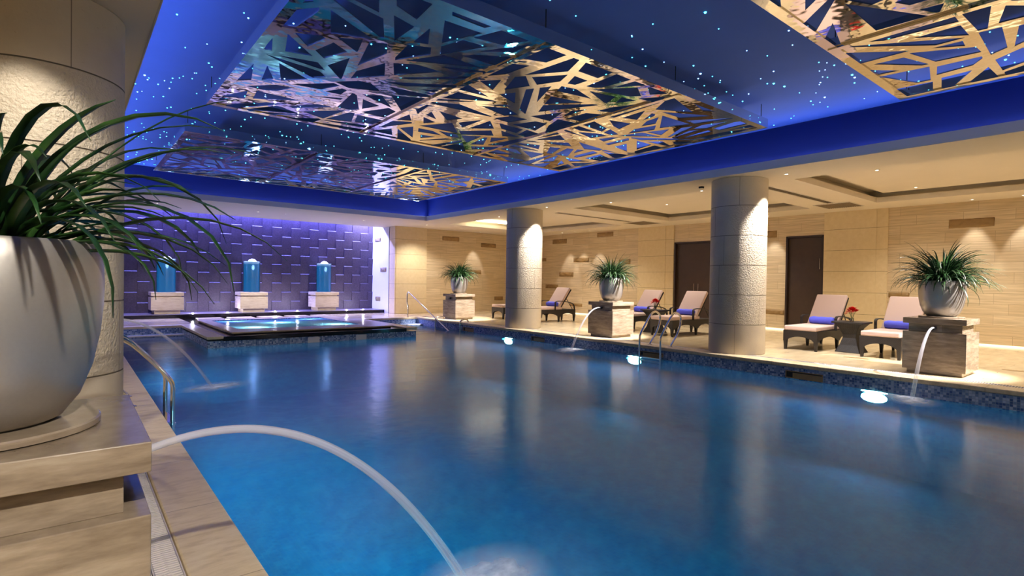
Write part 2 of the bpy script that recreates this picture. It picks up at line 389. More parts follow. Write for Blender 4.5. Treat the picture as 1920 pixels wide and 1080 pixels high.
gb = MB().box(GX0, PY0-.2, -.12, GX1, 16.95, -.05).box(RX0, PY0-.2, -.12, RX1, 16.95, -.05)
struct('trim_2', gb, 'dark_gap')
def grate(x0, x1, y0, y1, label, sp=.022):
    m = MB(); y = y0
    m.box(x0+.004, y0, -.03, x0+.012, y1, .001).box(x1-.012, y0, -.03, x1-.004, y1, .001).box((x0+x1)/2-.006, y0, -.03, (x0+x1)/2+.006, y1, -.002)
    while y < y1: m.box(x0+.008, y, -.02, x1-.008, y+.010, .001); y += sp
    tag(m.build('gutter_grate', 'grate_plastic'), label, 'drain grate')
grate(GX0, GX1, PY0, 16.6, 'slotted pale gutter grate along the near left pool edge')
grate(RX0, RX1, PY0, 16.6, 'slotted pale gutter grate along the right pool edge under the loungers side', .03)

# pool basin
BZ = -1.45
pb = MB()
def slab(x0, y0, x1, y1, z0=BZ, z1=-.06): pb.box(x0, y0, z0, x1, y1, z1)
pb.box(PX0-.2, PY0-.2, BZ-.1, PX1+.2, 17.1, BZ)
struct('pool_floor', pb, 'mosaic_pool')
lo = MB()
TZ = -.42
ISL = ((2.30, NY, 7.32, 14.39), (2.30, 14.39, 3.15, DY), (6.31, 14.39, 7.32, DY))
for (x0, y0, x1, y1) in ((PX0-.2, PY0-.2, PX0, 17.1), (PX1, PY0-.2, PX1+.2, 17.1), (PX0, PY0-.2, PX1, PY0), (PX0, DY, PX1, 17.1)) + ISL:
    lo.box(x0, y0, BZ, x1, y1, TZ)
struct('pool_wall', lo, 'mosaic_pool')
hi = MB()
for (x0, y0, x1, y1) in ((PX0-.2, PY0-.2, PX0, 17.1), (PX1, PY0-.2, PX1+.2, 17.1), (PX0, PY0-.2, PX1, PY0), (PX0, DY, PX1, 17.1)) + ISL:
    hi.box(x0, y0, TZ, x1, y1, -.10 if (x0, y0, x1, y1) in ISL else -.06)
struct('pool_edge_mosaic', hi, 'mosaic_edge')
# steps in the two niches
st = MB(); nz = MB()
for (x0, x1) in ((PX0, 2.30), (7.32, PX1)):
    for k in range(5):
        zt = -.20-.24*k; yf = DY-.38*(k+1); st.box(x0, yf, BZ, x1, yf+.38, zt)
        nz.box(x0, yf-.004, zt-.03, x1, yf+.04, zt+.004)
struct('pool_steps', st, 'mosaic_edge'); struct('trim_3', nz, 'white_stone')
wt = MB(); wt.add([(PX0, PY0, WZ), (PX1, PY0, WZ), (PX1, DY, WZ), (PX0, DY, WZ)], [(0, 1, 2, 3)])
tag(wt.build('pool_water', 'pool_water'), 'deep blue swimming pool water filling the whole pool', 'water', kind='stuff')

# island with the spa and dark moat
mo = MB()
mo.box(2.60, NY-.02, -.10, 7.02, 14.395, -.03).box(2.60, 17.625, -.10, 7.02, 19.40, -.03).box(2.60, 14.395, -.10, 3.155, 17.625, -.03).box(6.305, 14.395, -.10, 7.02, 17.625, -.03)
mo.box(2.602, NY-.04, -.10, 7.0, NY-.01, -.004)
struct('moat_basin', mo, 'black_granite')
spa = thing('spa_tub', 'square raised whirlpool tub with travertine rim in front of the fountains', 'hot tub', (4.85, 15.9, -.03))
def L(o, x, y, z): return (x-o.location.x, y-o.location.y, z-o.location.z)
def lbox(mb, o, x0, y0, z0, x1, y1, z1):
    a = L(o, x0, y0, z0); b = L(o, x1, y1, z1); return mb.box(*a, *b)
ox0, ox1, oy0, oy1 = 2.87, 6.88, 13.62, 18.15; ix0, ix1, iy0, iy1 = 3.16, 6.30, 14.40, 17.62
rim = MB()
for (a, b, c, d) in ((ox0, oy0, ox1, iy0), (ox0, iy1, ox1, oy1), (ox0, iy0, ix0, iy1), (ix1, iy0, ox1, iy1)): lbox(rim, spa, a, b, .0, c, d, .035)
rim.build('rim', 'coping', spa, bevel=.006)
bs = MB()
for (a, b, c, d) in ((ox0+.05, oy0+.05, ox1-.05, iy0), (ox0+.05, iy1, ox1-.05, oy1-.05), (ox0+.05, iy0, ix0, iy1), (ix1, iy0, ox1-.05, iy1)): lbox(bs, spa, a, b, -.03, c, d, .0)
bs.build('base', 'black_granite', spa)
tb = MB()
e = .02
for (a, b, c, d) in ((ix0, iy0, ix1, iy0+e), (ix0, iy1-e, ix1, iy1), (ix0, iy0, ix0+e, iy1), (ix1-e, iy0, ix1, iy1)): lbox(tb, spa, a, b, -.70, c, d, .03)
tb.build('mosaic_lining', 'mosaic_edge', spa)
bt = MB(); lbox(bt, spa, ix0, iy0, -.75, ix1, iy1, -.70); bt.build('tub_floor', 'mosaic_pool', spa)
sw = MB(); a = L(spa, ix0+e, iy0+e, .008); b = L(spa, ix1-e, iy1-e, .008); sw.add([(a[0], a[1], a[2]), (b[0], a[1], a[2]), (b[0], b[1], a[2]), (a[0], b[1], a[2])], [(0, 1, 2, 3)])
sw.build('spa_water', 'spa_water', spa)
# bubbling froth and lamp in tub
d = MB().lathe([(.14, 0), (.14, .006), (.10, .01)], (0, 0, 0), 20).build('tub_lamp', 'uplight', spa, loc=(-.2, .35, -.36))
for lx, ly in ((3.7, 15.0), (5.8, 15.0), (3.7, 17.1), (5.8, 17.1), (4.65, 16.3)): lamp('spa_light', 'POINT', (lx, ly, -.20), (0, 0, -1), 14, (.45, .85, 1), spa, shadow_soft_size=.08)
# granite front band top face water
for i, (x0, x1) in enumerate(((2.98, 3.66), (3.83, 4.55), (4.72, 5.42), (5.58, 6.28), (6.44, 6.94))):
    o = MB().box(-(x1-x0)/2, -.29, -.03, (x1-x0)/2, .29, .025).build('stepping_stone', 'coping', bevel=.006, loc=((x0+x1)/2, 18.72, 0))
    tag(o, ('leftmost', 'second from the left', 'middle', 'second from the right', 'rightmost')[i]+' of the travertine stepping stones behind the whirlpool tub', 'stepping stone', 'stepping stones across the dark moat')

# fountain platform
PT = .12
struct('fountain_platform', MB().box(GX0, 19.40, -.12, 9.42, TW, PT-.012), 'black_granite')
struct('platform_top', MB().box(GX0, 19.385, PT-.012, 9.42, TW, PT), 'lit_wet_stone')
# extra walls/floor west of platform
struct('floor_far', MB().box(WL, 19.40, -.12, GX0, TW, 0), 'floor')

# ------------------------------------------------------------------ walls
struct('wall_right', MB().box(WR, WN, -.12, WR+.2, 4.75, 3.6).box(WR, 4.75, -.12, WR+.2, 6.25, 3.6).box(WR, 6.25, 2.69, WR+.2, 7.27, 3.6).box(WR, 7.27, -.12, WR+.2, 9.35, 3.6).box(WR, 9.35, 2.69, WR+.2, 11.01, 3.6).box(WR, 11.01, -.12, WR+.2, WB+.2, 3.6), 'travertine_y')
struct('wall_back', MB().box(10.75, WB, -.12, WR+.2, WB+.2, 3.6), 'travertine_x')
struct('wall_left', MB().box(WL-.2, WN, -.12, WL, TW+.2, 3.6), 'cream_block')
struct('wall_near', MB().box(WL-.2, WN-.2, -.12, WR+.2, WN, 3.6), 'travertine_x')
pil = MB().box(WR-.04, 4.75, 0, WR, 6.25, CZ).box(WR-.055, 5.0, 0, WR-.04, 6.0, CZ).box(WR-.04, 11.03, 0, WR, 12.53, CZ).box(WR-.055, 11.35, 0, WR-.04, 12.38, CZ)
struct('trim_4', pil, 'cream_block')
struct('trim_5', MB().box(9.40, 18.55, 0, 10.75, WB+.4, CZ+.3).box(9.44, 18.535, 0, 10.28, 18.55, CZ), 'cream_block')
struct('wall_side_recess', MB().box(9.40, WB+.35, -.12, 9.6, TW+.2, 4.0), 'white_stone')
# dark tile wall with wedge tiles
dt = MB(); tw, th = .33, .66
x = WL; i = 0
while x < 9.40:
    z = -.2 - (.33 if i % 2 else 0); x1 = min(x+tw-.004, 9.40); j = (i*37 % 5)*.002
    while z < 4.0:
        t = .045+j; z1 = z+th-.006
        q = [(TW, z), (TW-.008, z), (TW-t, z1-.022), (TW-t+.018, z1), (TW, z1)]
        dt.add([(x, a, b) for a, b in q]+[(x1, a, b) for a, b in q], [(0, 1, 2, 3, 4), (9, 8, 7, 6, 5)]+[(k, (k+1) % 5, (k+1) % 5+5, k+5) for k in range(5)])
        z += th
    x += tw; i += 1
dt.box(WL, TW, -.2, 9.6, TW+.2, 4.0)
struct('wall_far', dt, 'dark_tile')
# relief stones
def relief(axis, c, a0, a1, z0, z1, label, mat='relief', d=.03):
    bm = bmesh.new(); nx, nzz = max(6, int((a1-a0)/.03)), max(4, int((z1-z0)/.03)); vs = []
    rr = random.Random(int(a0*100))
    ph = rr.random()*6
    for i in range(nx+1):
        row = []
        for k in range(nzz+1):
            a = a0+(a1-a0)*i/nx; z = z0+(z1-z0)*k/nzz
            edge = i in (0, nx) or k in (0, nzz)
            h = .0 if edge else d*(.55+.45*sin(a*26+ph+2.2*sin(z*21+a*7)))
            row.append(bm.verts.new((c-h, a, z) if axis == 'y' else (a, c-h, z)))
        vs.append(row)
    for i in range(nx):
        for k in range(nzz): bm.faces.new((vs[i][k], vs[i+1][k], vs[i+1][k+1], vs[i][k+1]))
    bmesh.ops.recalc_face_normals(bm, faces=bm.faces)
    # back slab gives it depth
    ctr = Vector(((c, (a0+a1)/2, (z0+z1)/2)) if axis == 'y' else (((a0+a1)/2, c, (z0+z1)/2)))
    for v in bm.verts: v.co -= ctr
    me = bpy.data.meshes.new('relief_block'); bm.to_mesh(me); bm.free(); me.materials.append(M[mat])
    o = bpy.data.objects.new('relief_block', me); COL.objects.link(o); o.location = ctr
    sm = o.modifiers.new('s', 'SOLIDIFY'); sm.thickness = .02; sm.offset = 0
    for p in me.polygons: p.use_smooth = True
    tag(o, label, 'wall relief')
RL = [('x', WB, 11.51, 12.30, 2.87, 3.03, 'narrow carved stone block high on the back wall, nearest the corner pier'),
      ('x', WB, 13.40, 14.17, 2.70, 2.86, 'carved stone block high on the back wall just left of the far column'),
      ('x', WB, 12.69, 13.42, 1.58, 1.72, 'carved stone block peeking out beside the farthest potted plant'),
      ('x', WB, 14.15, 14.60, .46, .61, 'low carved stone block on the back wall above the lounger foot'),
      ('y', WR, 16.24, 17.09, 2.90, 3.08, 'upper carved block on the right wall just right of the far column'),
      ('y', WR, 13.74, 14.55, 3.06, 3.22, 'carved block touching the ceiling above the middle potted plant'),
      ('y', WR, 17.48, 17.95, 2.17, 2.31, 'small carved block half hidden by the right side of the far column'),
      ('y', WR, 15.82, 16.65, 1.52, 1.70, 'brightly lit wavy block left of the middle potted plant, the lower one'),
      ('y', WR, 14.97, 15.82, 2.11, 2.27, 'brightly lit wavy block left of the middle potted plant, the upper one'),
      ('y', WR, 12.90, 13.44, 1.99, 2.16, 'carved block just right of the middle plant leaves'),
      ('y', WR, 16.71, 17.49, 1.01, 1.17, 'carved block above the lounger right of the far column'),
      ('y', WR, 15.30, 15.99, .30, .42, 'low wavy block near the floor left of the middle pedestal'),
      ('y', WR, 7.30, 7.95, .44, .58, 'low wavy block between the near right column and the dark door'),
      ('y', WR, 7.55, 8.10, 2.69, 2.88, 'carved block high up right of the near right column'),
      ('y', WR, 2.72, 3.53, 2.69, 2.88, 'long carved block high above the right potted plant'),
      ('y', WR, 4.28, 4.71, 1.03, 1.15, 'small carved block behind the rightmost lounger')]
for a in RL: relief(*a)
for i, (y0, y1, z0, z1) in enumerate(((19.75, 20.25, 2.76, 2.92), (19.25, 19.75, 1.58, 1.74), (19.75, 20.15, .44, .60))):
    relief('y', 9.40, y0, y1, z0, z1, ('upper', 'middle', 'lower')[i]+' grey stone block on the bright side wall beside the dark tile wall', 'vent_grey')

# doors
def door(n, y0, y1, leaves, label):
    fr = MB(); g = .05
    fr.box(WR-.03, y0, 0, WR+.16, y0+g, 2.69).box(WR-.03, y1-g, 0, WR+.16, y1, 2.69).box(WR-.03, y0, 2.64, WR+.16, y1, 2.69)
    o = struct('door_%d' % n, fr, 'dark_frame')
    w = (y1-y0-2*g)/leaves
    for k in range(leaves):
        a = y0+g+w*k
        lf = MB().box(WR+.05+.02*k, a+.003, .005, WR+.10+.02*k, a+w-.003, 2.635).build('door_leaf', 'dark_wood', o)
        s = 1 if k else 0
        MB().tube([(WR+.01, a+(.06 if leaves == 1 else (w-.08 if k == 0 else .08)), z) for z in ((1.0, 1.30) if leaves == 2 else (1.75, 2.05))], .008, 8).build('door_handle', 'chrome', lf)
    return o
door(1, 9.35, 11.01, 2, ''); door(2, 6.25, 7.27, 1, '')
struct('wall_door_backing', MB().box(WR+.17, 6.2, 0, WR+.2, 11.1, 2.75), 'dark_gap')
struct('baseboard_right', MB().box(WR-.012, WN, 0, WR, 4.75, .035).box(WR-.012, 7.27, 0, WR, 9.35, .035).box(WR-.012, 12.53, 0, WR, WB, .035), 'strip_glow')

# ------------------------------------------------------------------ ceilings
def frame_boxes(mb, X0, Y0, X1, Y1, x0, y0, x1, y1, z0, z1):
    mb.box(X0, Y0, z0, X1, y0, z1).box(X0, y1, z0, X1, Y1, z1).box(X0, y0, z0, x0, y1, z1).box(x1, y0, z0, X1, y1, z1)
so = MB()
TX0, TX1 = 10.52, 14.85
TR = [(-1.6, 4.65), (6.15, 10.42), (12.35, 16.60)]
so.box(ZX1, WN, CZ, TX0, 19.6, CZ+.12)
so.box(TX1, WN, CZ, WR+.2, 19.6, CZ+.12)
ys = [WN]+[v for t in TR for v in t]+[19.6]
for k in range(0, len(ys), 2): so.box(TX0, ys[k], CZ, TX1, ys[k+1], CZ+.12)
so.box(WL-.2, WN, CZ, ZX0, 19.6, CZ+.12).box(ZX0, ZY1, CZ, ZX1, 19.6, CZ+.12).box(ZX0, WN, CZ, ZX1, ZY0, CZ+.12)
struct('ceiling', so, 'ceiling_cream')
tr = MB()
for (a, b) in TR:
    tr.box(TX0-.25, a-.25, CZ+.30, TX1+.25, b+.25, CZ+.34)
    frame_boxes(tr, TX0-.27, a-.27, TX1+.27, b+.27, TX0-.25, a-.25, TX1+.25, b+.25, CZ+.10, CZ+.32)
struct('ceiling_tray', tr, 'ceiling_cream')
# stepped inner panel of the trays, leaving a shadow gap at its edge
ti = MB()
for (a, b) in TR: ti.box(TX0+.18, a+.18, CZ+.19, TX1-.18, b-.18, CZ+.30)
struct('ceiling_tray_panel', ti, 'ceiling_cream')
# the blue well
bw = MB(); s_ = .12
bw.box(ZX0-s_-.1, ZY0-s_, CZ+.12, ZX0-s_, ZY1+s_, SZ).box(ZX1+s_, ZY0-s_, CZ+.12, ZX1+s_+.1, ZY1+s_, SZ).box(ZX0-s_, ZY1+s_, CZ+.12, ZX1+s_, ZY1+s_+.1, SZ).box(ZX0-s_, ZY0-s_-.1, CZ+.12, ZX1+s_, ZY0-s_, SZ)
struct('ceiling_well', bw, 'blue_paint')
struct('ceiling_stars', MB().box(ZX0-.3, ZY0-.3, SZ, ZX1+.3, ZY1+.3, SZ+.1), 'star_blue')
lp = MB()
frame_boxes(lp, ZX0+.001, ZY0+.001, ZX1-.001, ZY1-.001, ZX0+.014, ZY0+.014, ZX1-.014, ZY1-.014, CZ-.004, LZ+.02)
struct('trim_6', lp, 'lip_cream')
# slot above the dark tile wall
struct('ceiling_slot', MB().box(WL-.2, 19.58, CZ, 9.6, 19.6, 4.0).box(WL-.2, 19.58, 4.0, 9.6, TW+.2, 4.1), 'ceiling_cream')
struct('ceiling_upper', MB().box(9.42+.1, WN-.2, 3.62, WR+.3, WB+.4, 3.66).box(WL-.2, WN-.2, 3.62, ZX0-.2, 19.6, 3.66).box(9.4, WB, CZ+.12, 9.6, 19.6, 4.0), 'ceiling_cream')

# air slots in the ceiling
def vent(x0, y0, x1, y1, label, along):
    t = thing('air_vent', label, 'air vent', ((x0+x1)/2, (y0+y1)/2, CZ))
    hx, hy = (x1-x0)/2, (y1-y0)/2
    MB().box(-hx, -hy, -.004, hx, hy, .0).build('backing', 'dark_gap', t)
    m = MB(); n = 3 if along else 16
    for k in range(n):
        if along: y = -hy+2*hy*(k+.5)/n; m.box(-hx, y-.006, -.012, hx, y+.006, -.004)
        else: y = -hy+2*hy*(k+.5)/n; m.box(-hx, y-.012, -.012, hx, y+.012, -.004)
    m.build('slats', 'vent_grey', t)
    f = MB(); frame_boxes(f, -hx-.012, -hy-.012, hx+.012, hy+.012, -hx, -hy, hx, hy, -.014, 0); f.build('frame', 'white_trim', t)
vent(10.85, 5.30, 14.1, 5.46, 'long narrow air slot in the ceiling right of the near right column', True)
vent(14.25, 5.02, 15.15, 5.82, 'square air grille in the ceiling near the dark door', False)
vent(10.85, 11.30, 14.1, 11.46, 'long narrow air slot in the ceiling right of the far column', True)
vent(14.25, 10.95, 15.15, 11.75, 'square air grille in the ceiling above the double dark door', False)

# downlights
def make_downlight(loc, label, group=None):
    t = thing('downlight', label, 'ceiling light', loc, 0, group)
    MB().lathe([(.030, -.001), (.048, -.001), (.050, -.006), (.032, -.010)], n=24, cap=False).build('trim_ring', 'white_trim', t, smooth=True)
    MB().lathe([(.031, -.004), (.031, -.001)], n=24).build('lens', 'lens_glow', t)
    return t
dl0 = None
def downlight(x, y, z, label, power, aim=None, ang=100, blend=.6, color=WARM2, group=None, spec=1.0):
    global dl0
    if dl0 is None: dl0 = t = make_downlight((x, y, z), label, group)
    else: t = dup(dl0, (x, y, z), label=label)
    if group: t['group'] = group
    elif 'group' in t: del t['group']
    d = Vector((0, 0, -1)) if aim is None else (Vector(aim)-Vector((x, y, z)))
    if power: lamp('spot', 'SPOT', (x, y, z-.02), d, power, color, t, spot_size=radians(ang), spot_blend=blend, shadow_soft_size=.04, specular_factor=spec)
G1 = 'round ceiling downlights'
A = LP['accent']; D = LP['down']
downlight(9.92, 4.52, CZ, 'downlight in front of the near right column', A*5.5, (10.25, 4.98, .2), 80, .5, WHITE, G1)
downlight(9.85, 10.74, CZ, 'downlight just right of the top of the far column', A*5.5, (10.1, 11.28, .2), 80, .5, WHITE, G1)
downlight(10.45, 6.53, CZ, 'downlight beside the black ceiling sensor left of the near right column', A*27, (10.2, 8.55, .85), 38, .6, WHITE, G1)
downlight(10.40, 9.00, CZ, 'downlight in the soffit above the middle potted plant', D*1.2, None, 90, .7, WARM2, G1)
downlight(10.3, 13.4, CZ, 'downlight just left of the far column above the small far planter', A*20, (10.2, 15.0, .85), 44, .6, WHITE, G1)
downlight(10.45, -.1, CZ, 'downlight out by the near right deck', A*27, (10.35, 2.15, .85), 38, .6, WHITE, G1)
for i, (x, y, l) in enumerate(((1.85, 17.75, 'leftmost downlight above the fountain wall'), (4.43, 17.75, 'second downlight from the left above the fountain wall'), (5.22, 17.7, 'third downlight from the left above the fountain wall'), (7.75, 17.6, 'rightmost downlight above the fountain wall'))):
    downlight(x, y, CZ, l, A*2.6, ({1.85: 2.33, 4.43: 4.8, 5.22: 4.8, 7.75: 7.27}[x], 19.5, .5), 60, .7, WHITE, G1, spec=0)
for (x, y, l) in ((11.70, 3.67, 'nearer downlight inside the right ceiling tray'), (14.3, 3.74, 'farther downlight inside the right ceiling tray'), (12.76, 9.03, 'downlight inside the middle ceiling tray'), (14.1, 8.2, 'downlight inside the middle ceiling tray hidden by the column'), (11.75, 1.0, 'nearer downlight inside the right ceiling tray, towards the camera'), (14.3, 1.0, 'farther downlight inside the right ceiling tray, towards the camera'), (12.6, 14.3, 'nearer downlight inside the far ceiling tray'), (14.0, 13.2, 'farther downlight inside the far ceiling tray')):
    downlight(x, y, CZ+.19, l, D*1.5, None, 125, .8, WARM, G1)
for (x, y, l, aim) in ((15.7, 3.05, 'wall washing downlight above the long carved block', 3.05), (15.7, 2.2, 'wall washing downlight nearest the right edge of the photo', 2.2), (15.6, 7.6, 'wall washing downlight hidden by the near right column', 7.6), (15.45, 15.9, 'leftmost of three wall washing downlights above the lit wavy blocks', 16.1), (15.45, 15.2, 'middle of three wall washing downlights above the lit wavy blocks', 15.3), (15.45, 14.4, 'rightmost of three wall washing downlights above the lit wavy blocks', 14.4)):
    downlight(x, y, CZ, l, A*.6, (WR, aim, .9), 46, .5, WHITE, G1)
downlight(10.0, 17.3, CZ, 'added accent light above the sloping handrail and the corner pier', D*1.6, (10.2, 18.0, 0), 110, .7, WARM2, G1)  # added lamp without a visible fixture, brightens the pier and back wall
downlight(13.0, 18.15, CZ, 'wall washing downlight above the back wall left of the far column', A*.6, (13.0, WB, .9), 46, .5, WHITE, G1)
# left side lights
downlight(-.35, 3.9, CZ, 'downlight over the left planter', A*1.15, (-.3, 4.95, 1.7), 60, .5, WARM2, G1)
downlight(.2, -1.1, CZ, 'added fill light over the near left deck', A*7.0, (.15, 2.6, .3), 75, .7, WARM, G1)  # unseen lamp added to brighten the near left coping and pedestal front
for y, nm in ((6.5, 'first'), (8.3, 'second'), (13.0, 'third'), (16.0, 'last')): downlight(-.1, y, CZ, 'downlight over the left deck, the '+nm+' behind the left column', D*.5, None, 110, .7, WARM, G1)
downlight(-1.2, -1.5, CZ, 'downlight over the near left corner of the deck', D*.5, None, 120, .7, WARM, G1)
downlight(4.5, -3.8, CZ, 'downlight over the near end deck', D*.6, (4.5, -3.0, 0), 120, .7, WARM, G1)
for i, (x, nm) in enumerate(((1.5, 'left'), (4.9, 'middle'), (8.3, 'right'))):
    downlight(x, -3.75, CZ, nm+' added fill light behind the camera, turned into the room', LP['fill'], (x*.6+4.0, 6.0, .3), 110, .8, WARM2, G1)  # added fill with no known fixture, brightens columns and mosaic from the front
# lit glow in the far tray
t = thing('cove_lamp', 'warm glowing lamp strip tucked in the far ceiling tray left of the far column', 'ceiling light', (12.0, 16.33, CZ+.22))
MB().box(-.9, -.16, -.045, .9, -.05, .045).build('lamp_tube', 'lens_glow', t)
MB().box(-.95, -.05, -.05, .95, -.0, .05).build('housing', 'white_trim', t)
lamp('cove_lamp_light', 'AREA', (12.0, 15.9, CZ+.06), (0, .1, 1), 60, (1, .85, .5), t, shape='RECTANGLE', size=1.6, size_y=.1)

# black ceiling sensor
t = thing('ceiling_sensor', 'small black ceiling sensor left of the near right column', 'sensor', (10.02, 6.27, CZ))
MB().lathe([(.05, -.035), (.055, -.01), (.055, 0)], n=24).build('body', 'black_metal', t, smooth=True)
MB().lathe([(.03, -.045), (.042, -.035)], n=20).build('dome', 'white_trim', t, smooth=True)

# ------------------------------------------------------------------ stars
rs = random.Random(11)
stars = []
for _ in range(760):
    c = rs.random()
    stars.append((rs.uniform(ZX0, ZX1), rs.uniform(0.2, ZY1), c))
clus = [(7.6, 2.9), (1.0, 9.0), (3.0, 9.3), (5.8, 9.4), (7.2, 9.2), (1.2, 12.5), (8.6, 8.7)]
for cx, cy in clus:
    for _ in range(20): stars.append((cx+rs.gauss(0, .45), cy+rs.gauss(0, .4), rs.random()))
PAN = [(-2.15, 2.30), (3.97, 8.43), (10.20, 14.50)]
def vis(x, y):
    if not (ZX0-.05 < x < ZX1+.05 and .2 < y < ZY1): return False
    d = (x*sin(.6809)+y*cos(.6809)); lat = x*cos(.6809)-y*sin(.6809)
    if d < .5 or abs(lat/d) > .96 or 2.7/d > .56: return False
    return True
stars = [s for s in stars if vis(s[0], s[1])]
stars.sort(key=lambda s: s[0]**2+s[1]**2)
mesh_s = {}
for nm in ('star_a', 'star_b'):
    for ri, r in enumerate((.007, .0095, .0135)):
        m = MB().lathe([(r*.3, -r*.9), (r*.8, -r*.6), (r, 0)], n=8); me = bpy.data.meshes.new('star'); me.from_pydata(m.v, [], m.f); me.materials.append(M[nm]); mesh_s[(nm, ri)] = me
rest = {'star_a': MB(), 'star_b': MB()}
for i, (x, y, c) in enumerate(stars):
    nm = 'star_a' if rs.random() < .6 else 'star_b'; ri = 0 if c < .6 else (1 if c < .92 else 2)
    if i < 300:
        o = bpy.data.objects.new('ceiling_star', mesh_s[(nm, ri)]); COL.objects.link(o); o.location = (x, y, SZ-.001)
        zone = 'left of the metal panels' if x < 1.43 else ('beside the right edge of the blue ceiling' if x > 8.08 else ('above the top right metal panel' if y < 2.30 else ('between the top right and middle metal panels' if y < 3.97 else ('through the middle metal panel' if y < 8.43 else 'between the middle and far metal panels'))))
        tag(o, ('small', 'medium', 'bright large')[ri]+(' green-blue' if nm == 'star_a' else ' blue')+' ceiling star '+zone, 'star light', 'fibre optic stars on the blue ceiling, '+zone)
    else:
        r = (.007, .0095, .0135)[ri]; rest['star_a'].lathe([(r*.3, -r*.9), (r*.8, -r*.6), (r, 0)], (x, y, SZ), 6)
tag(rest['star_a'].build('distant_stars', 'star_a'), 'the many tiny farther stars glowing on the blue ceiling', 'star light', 'fibre optic stars on the blue ceiling', 'stuff')

# ------------------------------------------------------------------ mirror ceiling panels
def clip(poly, n, d):   # keep points with n.p >= d
    out = []
    for i in range(len(poly)):
        a, b = poly[i], poly[(i+1) % len(poly)]; da = a[0]*n[0]+a[1]*n[1]-d; db = b[0]*n[0]+b[1]*n[1]-d
        if da >= 0: out.append(a)
        if (da >= 0) != (db >= 0):
            t = da/(da-db); out.append((a[0]+(b[0]-a[0])*t, a[1]+(b[1]-a[1])*t))
    return out
def area(p): return abs(sum(p[i][0]*p[(i+1) % len(p)][1]-p[(i+1) % len(p)][0]*p[i][1] for i in range(len(p))))/2
def web(w, h, seed, n=66):
    r = random.Random(seed); cells = [[(0, 0), (w, 0), (w, h), (0, h)]]
    while len(cells) < n:
        cells.sort(key=area); p = cells.pop()
        A_ = area(p); cx = sum(q[0] for q in p)/len(p); cy = sum(q[1] for q in p)/len(p)
        # long axis
        best = max(((q[0]-s[0], q[1]-s[1]) for q in p for s in p), key=lambda d: d[0]**2+d[1]**2)
        ang = math.atan2(best[1], best[0])+(pi/2 if A_ > .8 or r.random() < .33 else r.uniform(.15, .5)*r.choice((-1, 1)))+r.uniform(-.75, .75)
        nn = (-sin(ang), cos(ang)); d = nn[0]*(cx+r.uniform(-.1, .1))+nn[1]*(cy+r.uniform(-.1, .1))
        a = clip(p, nn, d); b = clip(p, (-nn[0], -nn[1]), -d)
        if len(a) < 3 or len(b) < 3 or min(area(a), area(b)) < .12*A_: cells.append(p); continue
        cells += [a, b]
    mb = MB()
    for p in cells:
        c = [q for i, q in enumerate(p) if math.hypot(q[0]-p[i-1][0], q[1]-p[i-1][1]) > 1e-4]
        if len(c) < 3: continue
        sg = sum(c[i][0]*c[(i+1) % len(c)][1]-c[(i+1) % len(c)][0]*c[i][1] for i in range(len(c)))
        if sg < 0: c = c[::-1]
        cur = c
        for i in range(len(c)):
            a, b = c[i], c[(i+1) % len(c)]; L_ = math.hypot(b[0]-a[0], b[1]-a[1]); n = (-(b[1]-a[1])/L_, (b[0]-a[0])/L_)
            # slanting inner edge for tapering blades
            t = r.uniform(-.07, .07); n2 = (n[0]*cos(t)-n[1]*sin(t), n[0]*sin(t)+n[1]*cos(t)); mx, my = (a[0]+b[0])/2, (a[1]+b[1])/2
            k = r.choice((.022, .038, .058, .09)); d = n2[0]*mx+n2[1]*my+k
            st_ = clip(cur, (-n2[0], -n2[1]), -d)
            if len(st_) >= 3 and area(st_) > 1e-5: mb.prism(st_, 0, .012)
            cur = clip(cur, n2, d)
            if len(cur) < 3: break
        if len(cur) >= 3 and area(cur) < .012: mb.prism(cur, 0, .012)
    return mb
PZ = 3.65
px0, px1 = 1.43, 8.08
labels = ['large mirror polished cut metal ceiling panel at the top right corner of the photo', 'large mirror polished cut metal ceiling panel in the middle, hanging over the pool centre', 'large mirror polished cut metal ceiling panel farthest away, nearest the fountain wall']
for pi_, (y0, y1) in enumerate(PAN):
    t = thing('ceiling_panel', labels[pi_], 'ceiling panel', ((px0+px1)/2, (y0+y1)/2, PZ), 0, 'cut metal panels hanging under the star ceiling')
    hx, hy = (px1-px0)/2, (y1-y0)/2; fr = MB()
    frame_boxes(fr, -hx, -hy, hx, hy, -hx+.10, -hy+.10, hx-.10, hy-.10, -.012, .0)
    frame_boxes(fr, -hx, -hy, hx, hy, -hx+.012, -hy+.012, hx-.012, hy-.012, 0, .12)
    fr.build('frame', 'mirror', t)
    wd = 2*hx/3
    for k in range(3):
        o = web(wd-.02, 2*hy-.02, pi_*10+k+3).build('cut_sheet', 'mirror', t, loc=(-hx+wd*k+.01, -hy+.01, .0))
        if k:
            MB().box(-.035, -hy+.02, -.022, .035, hy-.02, -.001).box(-.012, -hy+.02, 0, .012, hy-.02, .10).build('divider', 'mirror', t, loc=(-hx+wd*k, 0, 0))
    for k in range(4):
        for yy in (-hy+.08, hy-.08):
            MB().tube([(-hx+.05+(2*hx-.1)*k/3, yy, .1), (-hx+.05+(2*hx-.1)*k/3, yy, SZ-PZ)], .005, 6).build('hanging_rod', 'black_metal', t)

